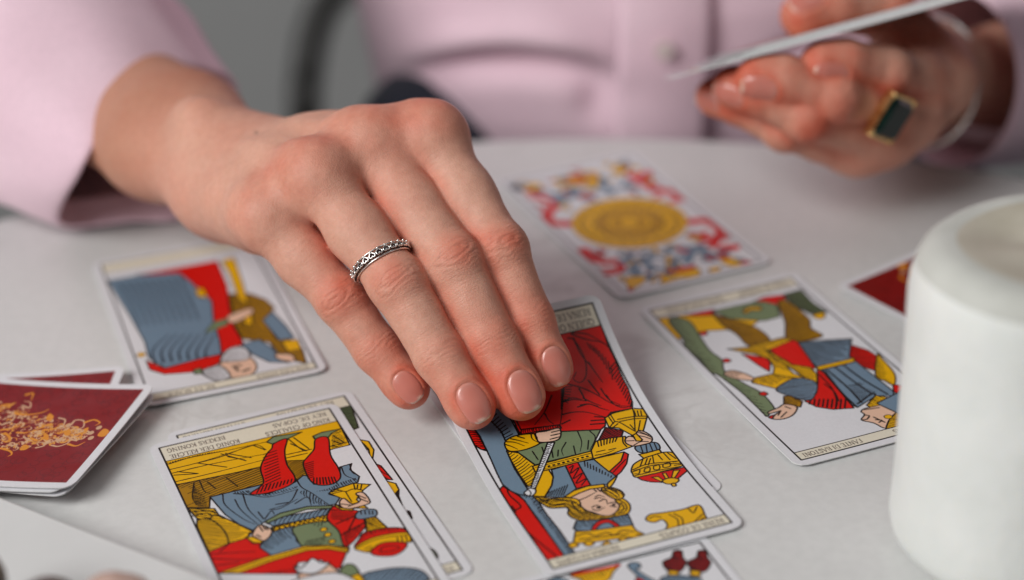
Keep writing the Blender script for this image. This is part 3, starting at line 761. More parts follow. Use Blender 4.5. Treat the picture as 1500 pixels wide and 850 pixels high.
# big rectangular green stone in gold on the other hand
c, d, n, b, rr = frame_at(LF[1], 0.58)
ring2 = tag(empty('cocktail_ring', tuple(c)), 'gold ring with large rectangular dark green stone on the raised hand', 'ring')
vdir = nrm(v3(-0.05, -0.97, 0.10)); vdir = nrm(vdir - (vdir @ d) * d); vb = np.cross(d, vdir)
pts = [on_skin(HL, LF[1], c, vdir * math.cos(t) + vb * math.sin(t), 0.0004) for t in np.linspace(0, 2 * math.pi, 28, endpoint=False)]
keep_parent(tube('band', pts, (0.0008, 0.0011), M_GOLD, closed=True, sub=3, seg=8), ring2)
top = on_skin(HL, LF[1], c, vdir, 0.0010)
def gem_box(name, lo_, hi_, h0, h1, mat, parent, origin, ex, ey, ez, cut=0.35):
    (x0, y0), (x1, y1) = lo_, hi_
    def octo(x, y): k = min(x, y) * cut; return [(x - k, y), (x, y - k), (x, -y + k), (x - k, -y), (-x + k, -y), (-x, -y + k), (-x, y - k), (-x + k, y)]
    V = [origin + ex * q[0] + ey * q[1] + ez * h0 for q in octo(x0, y0)] + [origin + ex * q[0] + ey * q[1] + ez * (h0 + (h1 - h0) * 0.6) for q in octo((x0 * 0.3 + x1 * 0.7) * 1.02, (y0 * 0.3 + y1 * 0.7) * 1.02)] + [origin + ex * q[0] + ey * q[1] + ez * h1 for q in octo(x1, y1)]
    F = [tuple(range(8))[::-1], tuple(range(16, 24))]
    for r in (0, 8): F += [(r + i, r + (i + 1) % 8, r + 8 + (i + 1) % 8, r + 8 + i) for i in range(8)]
    return keep_parent(mesh_obj(name, V, F, mat, smooth=False), parent)
ang = math.radians(8); ex = nrm(d * math.cos(ang) + vb * math.sin(ang)); ey = np.cross(vdir, ex)
gem_box('setting', (0.0066, 0.0088), (0.0072, 0.0094), -0.0020, 0.0028, M_GOLD, ring2, top, ex, ey, vdir, 0.25)
gem_box('gemstone', (0.0065, 0.0087), (0.0050, 0.0070), 0.0024, 0.0050, M_EMERALD, ring2, top, ex, ey, vdir, 0.25)
for sx in (-1, 1):
    for sy in (-1, 1):
        q = top + ex * sx * 0.0066 + ey * sy * 0.0088
        keep_parent(tube('prong', [q - vdir * 0.001, q + vdir * 0.0022, q - ex * sx * 0.0008 + vdir * 0.0034], 0.0007, M_GOLD, seg=8), ring2)
# bangle round that wrist
bc = v3(0.1795, 0.7885, 0.0306); bax = nrm(v3(0.7677, 0.56, -0.30))
bang = ellipse_ring(bc, bax, 0.0278, 0.0268, (0, 0, 1), 24)
bg_ = tube('bangle', list(bang), (0.0010, 0.0017), M_SILVER, closed=True, sub=3, seg=10)
tag(bg_, 'thin silver bangle loose round the wrist of the raised hand', 'bangle')

# ------------------------------------------------------------------ candle, slab and stones
cn = tag(empty('candle', (0.1530, 0.4990, 0.0)), 'thick white pillar candle with hollowed burnt top', 'candle')
HC = 0.0995
prof = [(0.0354, 0.0), (0.0389, 0.0012), (0.0407, 0.004), (0.0414, 0.008)] + [(0.0414 - 0.00022 * k - 0.0002 * math.sin(k), 0.008 + (HC - 0.024) * k / 10) for k in range(1, 11)] + [(0.0388, HC - 0.0115), (0.0379, HC - 0.0072), (0.0361, HC - 0.0036), (0.0334, HC - 0.0012), (0.0302, HC - 0.0005), (0.0268, HC - 0.0005), (0.0238, HC - 0.0008), (0.0206, HC - 0.0013), (0.017, HC - 0.0018), (0.011, HC - 0.0022), (0.003, HC - 0.0024)]
cb = lathe('wax_body', prof, 72, [M_WAX, M_RIM, M_POOL], mat_of=lambda i: 2 if i >= len(prof) - 6 else 1 if i >= len(prof) - 10 else 0, wob=0.012, seed=3, loc=(0.1530, 0.4990, 0.0)); keep_parent(cb, cn)
wk = tube('wick', [(0.1530, 0.4990, HC - 0.005), (0.1528, 0.4990, HC - 0.002), (0.1522, 0.4985, HC + 0.003), (0.1505, 0.4980, HC + 0.005)], 0.0010, M_WICK, seg=8); keep_parent(wk, cn)

E1, E2 = v3(-0.163, 0.5257, 0), v3(-0.0933, 0.4788, 0); ed = nrm(E2 - E1); en = v3(ed[1], -ed[0], 0)     # en points towards the viewer
if en[1] > 0: en = -en
A = E1 - ed * 0.10; B = E1 + ed * 0.13; poly = []
cr = 0.012
corners = [A, B, B + en * 0.15, A + en * 0.15]
for i, q in enumerate(corners):
    pv, nx = nrm(corners[i - 1] - q), nrm(corners[(i + 1) % 4] - q); cc = q + pv * cr + nx * cr
    for k in range(7):
        a = k / 6 * math.pi / 2; poly.append(cc - nx * cr * math.cos(a) - pv * cr * math.sin(a))
m_ = len(poly); cen = sum(poly) / m_; V, F = [], []
for z, ins in ((0.0, 0.001), (0.001, 0.0), (0.0105, 0.0), (0.0117, 0.0006), (0.012, 0.0016)):
    for q in poly: V.append(q + nrm(cen - q) * ins + v3(0, 0, z))
for r in range(4):
    for i in range(m_): F.append((r * m_ + i, r * m_ + (i + 1) % m_, (r + 1) * m_ + (i + 1) % m_, (r + 1) * m_ + i))
F.append(tuple(range(4 * m_, 5 * m_))); F.append(tuple(range(m_))[::-1])
tray = mesh_obj('tray', V, F, M_TRAY); tray.data.polygons[-1].use_smooth = False; tray.data.polygons[-2].use_smooth = False
tag(tray, 'white stone slab in the blurred lower left corner', 'tray')
def pebble(loc, size, mat, seed, label):
    import bmesh
    bm = bmesh.new(); bmesh.ops.create_icosphere(bm, subdivisions=4, radius=1.0)
    P = np.array([v.co[:] for v in bm.verts]); k = 1 + 0.10 * vnoise(P, 1.6, seed) + 0.03 * vnoise(P, 5, seed + 1)
    P = P * k[:, None] * np.array(size); P[:, 2] -= P[:, 2].min()
    me = bpy.data.meshes.new('polished_stone')
    for v, q in zip(bm.verts, P): v.co = q
    bm.to_mesh(me); bm.free(); me.materials.append(mat); me.polygons.foreach_set('use_smooth', [True] * len(me.polygons))
    o = link(bpy.data.objects.new('polished_stone', me)); o.location = loc; tag(o, label, 'stone', 'stones on the white slab'); return o
pebble((-0.1330, 0.4510, 0.012), (0.0105, 0.0100, 0.0094), mat_plain('smoky_stone', (0.07, 0.06, 0.05), (0.15, 0.125, 0.10), 70, 0.2), 1, 'dark polished stone at the bottom edge on the white slab')
pebble((-0.1125, 0.4500, 0.012), (0.0115, 0.0110, 0.0098), mat_plain('rose_stone', (0.50, 0.33, 0.27), (0.66, 0.50, 0.43), 70, 0.2), 5, 'pinkish beige polished stone at the bottom edge on the white slab')
pebble((-0.1535, 0.4580, 0.012), (0.0095, 0.0090, 0.0150), mat_plain('brown_stone', (0.12, 0.09, 0.06), (0.22, 0.17, 0.12), 70, 0.2), 8, 'brown polished stone at the far left on the white slab')

# ------------------------------------------------------------------ cards
CW, CL, CT, CR_ = 0.066, 0.120, 0.00034, 0.0042
PX = 10                                             # picture points per millimetre
COLS = dict(w=(.87, .872, .885), k=(.03, .02, .02), r=(.84, .075, .03), y=(.915, .69, .01), b=(.44, .535, .61), g=(.46, .52, .385),
            f=(.90, .745, .645), c=(.885, .86, .785), d=(.66, .47, .02), n=(.20, .25, .30), m=(.55, .05, .05), l=(.70, .70, .72), o=(.80, .45, .06))
class Art:
    def __init__(s, bgc='w'):
        s.W, s.H = int(66 * PX), int(120 * PX); s.a = np.ones((s.H, s.W, 3), dtype=np.float32) * np.array(COLS[bgc], dtype=np.float32)
    def mask(s, pts):
        P = np.asarray(pts, float) * PX
        x0, y0 = np.floor(P.min(0)).astype(int) - 1; x1, y1 = np.ceil(P.max(0)).astype(int) + 2
        x0, y0, x1, y1 = max(x0, 0), max(y0, 0), min(x1, s.W), min(y1, s.H)
        if x1 <= x0 or y1 <= y0: return None
        X, Y = np.meshgrid(np.arange(x0, x1) + .5, np.arange(y0, y1) + .5); ins = np.zeros(X.shape, bool)
        Q = np.roll(P, -1, 0)
        for (ax, ay), (bx, by) in zip(P, Q):
            if ay == by: continue
            ins ^= ((ay > Y) != (by > Y)) & (X < (bx - ax) * (Y - ay) / (by - ay) + ax)
        return (slice(y0, y1), slice(x0, x1)), ins
    def col(s, c): return np.array(COLS[c] if isinstance(c, str) else c, dtype=np.float32)
    def fill(s, c, pts, clip=None):
        m = s.mask(pts)
        if m is None: return
        sl, ins = m
        if clip is not None: ins = ins & clip[sl]
        s.a[sl][ins] = s.col(c)
    def line(s, c, pts, w=.35, clip=None, w2=None):
        P = np.asarray(pts, float) * PX; n = len(P) - 1
        for i in range(n):
            a, b = P[i], P[i + 1]; wa = w + ((w2 if w2 is not None else w) - w) * i / max(n, 1); r = wa * PX / 2
            x0, y0 = np.floor(np.minimum(a, b) - r - 1).astype(int); x1, y1 = np.ceil(np.maximum(a, b) + r + 2).astype(int)
            x0, y0, x1, y1 = max(x0, 0), max(y0, 0), min(x1, s.W), min(y1, s.H)
            if x1 <= x0 or y1 <= y0: continue
            X, Y = np.meshgrid(np.arange(x0, x1) + .5, np.arange(y0, y1) + .5); d = b - a; L2 = max(d @ d, 1e-9)
            t = np.clip(((X - a[0]) * d[0] + (Y - a[1]) * d[1]) / L2, 0, 1)
            m = (X - a[0] - t * d[0]) ** 2 + (Y - a[1] - t * d[1]) ** 2 < r * r
            if clip is not None: m &= clip[y0:y1, x0:x1]
            s.a[y0:y1, x0:x1][m] = s.col(c)
    def region(s, pts):
        full = np.zeros((s.H, s.W), bool); m = s.mask(pts)
        if m is not None: full[m[0]] = m[1]
        return full
    def hatch(s, pts, ang, sp, w=.34, length=1.0, jit=.25, seed=0, c='k'):
        """parallel strokes clipped to a shape; length<1 leaves ragged short strokes from one side"""
        P = np.asarray(pts, float); clip = s.region(P); cc = P.mean(0); R = np.hypot(*(P.max(0) - P.min(0))) / 2 + 1
        d = np.array([math.cos(math.radians(ang)), math.sin(math.radians(ang))]); nn_ = np.array([-d[1], d[0]]); r_ = np.random.default_rng(seed)
        k = -R
        while k < R:
            o = cc + nn_ * k; tt = np.linspace(-R, R, 160); q = o + tt[:, None] * d; qi = np.clip((q * PX).astype(int), 0, (s.W - 1, s.H - 1))
            ok = clip[qi[:, 1], qi[:, 0]]; k += sp * r_.uniform(.8, 1.2)
            if not ok.any(): continue
            t0, t1 = tt[ok][0], tt[ok][-1]; a = o + d * t0; e = o + d * (t0 + (t1 - t0) * min(1, length * r_.uniform(1 - jit, 1 + jit * .3)))
            bow = nn_ * r_.normal() * .12 + nn_ * .25
            s.line(c, [a, (a + e) / 2 + bow, e], w * r_.uniform(.8, 1.2), clip, w * .5)
def spline(pts, closed=True, sub=5):
    P = np.asarray(pts, float); n = len(P)
    if n < 3: return P
    out = []
    for i in range(n if closed else n - 1):
        p0 = P[i - 1] if closed or i > 0 else 2 * P[0] - P[1]; p1 = P[i]; p2 = P[(i + 1) % n]; p3 = P[(i + 2) % n] if closed or i + 2 < n else 2 * P[-1] - P[-2]
        for k in range(sub):
            t = k / sub; out.append(0.5 * ((2 * p1) + (-p0 + p2) * t + (2 * p0 - 5 * p1 + 4 * p2 - p3) * t * t + (-p0 + 3 * p1 - 3 * p2 + p3) * t ** 3))
    if not closed: out.append(P[-1])
    return np.array(out)
# a small roman capital alphabet: strokes in a 0..1 box (x right, y down), t = thick
GL = {
 'A': (.72, [((0, 1), (.5, 0), 0), ((.5, 0), (1, 1), 1), ((.22, .62), (.8, .62), 0)]), 'B': (.6, [((.15, 0), (.15, 1), 1), ((.15, 0), (.7, .05), (.8, .25), (.65, .47), (.15, .48), 0), ((.65, .48), (.95, .6), (.9, .9), (.6, 1), (.15, 1), 0)]),
 'C': (.68, [((.95, .2), (.75, .02), (.4, 0), (.1, .25), (.05, .5), (.1, .75), (.4, 1), (.75, .98), (.95, .8), 1)]), 'D': (.72, [((.15, 0), (.15, 1), 1), ((.15, 0), (.6, .02), (.92, .28), (.97, .5), (.92, .72), (.6, .98), (.15, 1), 0)]),
 'E': (.55, [((.15, 0), (.15, 1), 1), ((.15, 0), (.9, 0), (.9, .14), 0), ((.15, .48), (.7, .48), 0), ((.15, 1), (.95, 1), (.95, .84), 0)]), 'F': (.52, [((.2, 0), (.2, 1), 1), ((.2, 0), (.95, 0), (.95, .15), 0), ((.2, .48), (.75, .48), 0), ((0, 1), (.45, 1), 0)]),
 'G': (.7, [((.92, .2), (.75, .02), (.4, 0), (.1, .25), (.05, .5), (.1, .75), (.4, 1), (.75, .98), (.92, .85), 1), ((.92, .55), (.92, .9), 1), ((.65, .55), (1, .55), 0)]), 'H': (.75, [((.15, 0), (.15, 1), 1), ((.85, 0), (.85, 1), 1), ((.15, .5), (.85, .5), 0)]),
 'I': (.3, [((.5, 0), (.5, 1), 1), ((.1, 0), (.9, 0), 0), ((.1, 1), (.9, 1), 0)]), 'K': (.68, [((.15, 0), (.15, 1), 1), ((.9, 0), (.2, .55), 0), ((.4, .42), (1, 1), 1)]), 'L': (.55, [((.2, 0), (.2, 1), 1), ((0, 0), (.42, 0), 0), ((.2, 1), (.95, 1), (.95, .8), 0)]),
 'N': (.75, [((.12, 0), (.12, 1), 0), ((.12, 0), (.88, 1), 1), ((.88, 0), (.88, 1), 0)]), 'O': (.76, [((.5, 0), (.15, .15), (.04, .5), (.15, .85), (.5, 1), (.85, .85), (.96, .5), (.85, .15), (.5, 0), 1)]), 'P': (.55, [((.15, 0), (.15, 1), 1), ((.15, 0), (.7, .03), (.92, .25), (.7, .5), (.15, .53), 0), ((0, 1), (.4, 1), 0)]),
 'Q': (.76, [((.5, 0), (.15, .15), (.04, .5), (.15, .85), (.5, 1), (.85, .85), (.96, .5), (.85, .15), (.5, 0), 1), ((.5, .8), (.8, 1.05), (1.1, 1.12), 1)]), 'R': (.65, [((.15, 0), (.15, 1), 1), ((.15, 0), (.65, .03), (.85, .25), (.65, .48), (.15, .5), 0), ((.5, .5), (1, 1), 1)]),
 'S': (.5, [((.85, .18), (.65, .01), (.3, .03), (.1, .22), (.25, .43), (.75, .58), (.92, .78), (.7, .98), (.3, .99), (.08, .8), 1)]), 'T': (.65, [((.5, 0), (.5, 1), 1), ((.02, .16), (.02, 0), (.98, 0), (.98, .16), 0), ((.3, 1), (.7, 1), 0)]), 'U': (.75, [((.15, 0), (.15, .7), (.3, .97), (.6, 1), (.82, .85), (.85, .6), 1), ((.85, .6), (.85, 0), 0)]),
 'V': (.72, [((0, 0), (.5, 1), 1), ((.5, 1), (1, 0), 0)]), 'Y': (.68, [((0, 0), (.5, .5), (.5, 1), 1), ((1, 0), (.5, .5), 0)]), 'Z': (.6, [((.1, 0), (.95, 0), (.05, 1), (.95, 1), 0)]), 'M': (.9, [((.1, 1), (.15, 0), 0), ((.15, 0), (.5, 1), 1), ((.5, 1), (.85, 0), 0), ((.85, 0), (.9, 1), 1)]), 'W': (1.0, [((0, 0), (.27, 1), 1), ((.27, 1), (.5, 0), 0), ((.5, 0), (.75, 1), 1), ((.75, 1), (1, 0), 0)])}
def text(art, s, x, y, h, width, rot180=True, c=(.34, .29, .26)):
    """one line of capitals; (x, y) is the corner where reading starts; rot180 draws it upside down as the card lies"""
    tot = sum((GL[ch][0] + .16) if ch in GL else .34 for ch in s.replace('\u00d6', 'O')) * h; k = width / tot; pos = 0
    sg = -1 if rot180 else 1
    for ch in s:
        g = 'O' if ch == '\u00d6' else ch
        if g not in GL: pos += .34 * h * k; continue
        gw, st = GL[g]
        for q in st:
            p = [(x + sg * (pos + a * gw * h * k), y + sg * (b_ * h)) for a, b_ in q[:-1]]
            art.line(c, spline(p, False, 3) if len(p) > 3 else p, .30 if q[-1] else .17)
            if g in 'AHNKRUVMIDBEPY' and len(p) == 2:
                for e in p:
                    if abs(q[0][1] - q[1][1]) > .5: art.line(c, [(e[0] - .22, e[1]), (e[0] + .22, e[1])], .16)
        if ch == '\u00d6':
            for a in (.28, .72): art.line(c, [(x + sg * (pos + a * gw * h * k), y - sg * .25 * h)] * 2, .35)
        pos += (gw + .16) * h * k
def draw(art, items):
    for it in items:
        kind, c, pts = it[0], it[1], it[2]; o = it[3] if len(it) > 3 else {}
        P = np.asarray(pts, float)
        if kind in 'ps':
            Q = P if kind == 'p' else spline(P)
            art.fill(c, Q)
            for hh in o.get('h', ()): art.hatch(Q, *hh[:2], **(hh[2] if len(hh) > 2 else {}))
            wl = o.get('w', .45) * 1.15
            if wl: art.line('k', np.vstack([Q, Q[:1]]), wl)
        elif kind == 'l': art.line(c, spline(P, False), o.get('w', .35) * (1.25 if c == 'k' else 1), None, o.get('w2'))
        elif kind == 'h': art.hatch(P, *c[:2], **(c[2] if len(c) > 2 else {}))
        elif kind == 'o':
            t = np.linspace(0, 2 * np.pi, 30); (cx, cy), (rx, ry) = P; E_ = np.stack([cx + rx * np.cos(t), cy + ry * np.sin(t)], 1); art.fill(c, E_)
            if o.get('w', .3): art.line('k', E_, o.get('w', .3))
FR_ = (3.2, 3.2, 62.8, 116.8)                         # the printed frame
def frame(art, clear=True):
    """white margin outside the frame, black frame line"""
    x0, y0, x1, y1 = [int(v * PX) for v in FR_]; m = np.ones(art.a.shape[:2], bool); m[y0:y1, x0:x1] = False; art.a[m] = COLS['w']
    art.line('k', [(FR_[0], FR_[1]), (FR_[2], FR_[1]), (FR_[2], FR_[3]), (FR_[0], FR_[3]), (FR_[0], FR_[1])], .55)
def banner(art, y0, y1, c='c'):
    art.fill(c, [(FR_[0], y0), (FR_[2], y0), (FR_[2], y1), (FR_[0], y1)]); e = y1 if y0 < 60 else y0
    art.line('k', [(FR_[0], e), (FR_[2], e)], .32)
def image_of(art, name):
    img = bpy.data.images.new(name, art.W, art.H); a = np.ones((art.H, art.W, 4), dtype=np.float32); a[..., :3] = art.a[::-1]
    img.pixels.foreach_set(a.ravel()); img.update(); img.pack(); return img
def card_material(name, art, rough=0.42):
    m, ns, ls, b = material(name, (.8, .8, .8), rough, spec=0.3)
    t = ns.new('ShaderNodeTexImage'); t.image = image_of(art, name); t.extension = 'EXTEND'; t.interpolation = 'Cubic'
    n = noise(ns, ls, 900, 3, .6, objcoord(ns)); f = ramp(ns, ls, n.outputs[0], [(.35, (.955,) * 3), (.65, (1.0,) * 3)])
    ls.new(mix(ns, ls, 1.0, t.outputs[0], f, 'MULTIPLY'), b.inputs['Base Color'])
    n2 = noise(ns, ls, 1400, 2, .5, objcoord(ns)); p_ = bump(ns, ls, n2.outputs[0], .12, .0001, b)
    n3 = noise(ns, ls, 70, 5, .65, objcoord(ns)); ls.new(ramp(ns, ls, n3.outputs[0], [(.3, (rough - .1,) * 3), (.7, (rough + .12,) * 3)]), b.inputs['Roughness'])
    n4 = noise(ns, ls, 45, 2, .5, objcoord(ns)); bump(ns, ls, n4.outputs[0], .25, .0012, b, p_)
    return m
M_EDGE = mat_plain('card_edge', (.66, .66, .66), (.76, .76, .76), 900, .7)
M_BLANK = mat_plain('card_underside', (.20, .03, .03), (.28, .05, .05), 300, .5)

def card_mesh(shape, front, back, nx=14, ny=40):
    """rounded rectangle in card space (X right 0..66 mm, Y 0..120 mm towards the viewer); shape(X, Y) -> point, normal"""
    ys = np.unique(np.concatenate([np.linspace(0, CR_, 7), CL - np.linspace(0, CR_, 7), np.linspace(CR_, CL - CR_, ny)]))
    top, bot, uv = [], [], []
    for y in ys:
        e = CR_ - min(y, CL - y); ins = CR_ - math.sqrt(max(CR_ ** 2 - e ** 2, 0)) if e > 0 else 0
        for i in range(nx + 1):
            x = ins + (CW - 2 * ins) * i / nx; p, n = shape(x, y); top.append(p + n * CT / 2); bot.append(p - n * CT / 2); uv.append((x / CW, 1 - y / CL))
    V = top + bot; uv2 = []; N = len(top); F, MI = [], []; r = nx + 1; m = len(ys)
    for j in range(m - 1):
        for i in range(nx):
            a = j * r + i; F.append((a, a + r, a + r + 1, a + 1)); MI.append(0); F.append((N + a, N + a + 1, N + a + r + 1, N + a + r)); MI.append(1)
    loop = [i for i in range(r)] + [j * r + nx for j in range(1, m)] + [(m - 1) * r + i for i in range(nx - 1, -1, -1)] + [j * r for j in range(m - 2, 0, -1)]
    for q in loop: V += [V[q], V[N + q]]; uv2.extend([uv[q], uv[q]])
    for q in range(len(loop)):
        q2 = (q + 1) % len(loop); n0 = 2 * N; F.append((n0 + 2 * q, n0 + 2 * q2, n0 + 2 * q2 + 1, n0 + 2 * q + 1)); MI.append(2)
    o = mesh_obj('tarot_card', V, F, [front, back, M_EDGE], uv=uv + uv + uv2, mat_idx=MI)
    es = o.data; es.polygons.foreach_set('use_smooth', [mi != 2 for mi in MI]); return o
def placed(tl, deg, z, bend=None, tilt=(0, 0)):
    t = math.radians(deg); a = v3(math.cos(t), math.sin(t), 0); b_ = v3(math.sin(t), -math.cos(t), 0)
    def sh(X, Y):
        def P(X, Y):
            h = z + (bend(X, Y) if bend else 0) + tilt[0] * X + tilt[1] * Y
            return v3(*tl, 0) + a * X + b_ * Y + v3(0, 0, h)
        p = P(X, Y); e = 1e-4; n = np.cross(P(X, Y + e) - p, P(X + e, Y) - p); return p, n / np.linalg.norm(n)
    return sh
def slight(amp, seed):
    r_ = np.random.default_rng(seed); k = r_.uniform(.6, 1.2)
    return lambda X, Y: amp * ((2 * X / CW - 1) ** 2 * .5 * k + (2 * Y / CL - 1) ** 2)
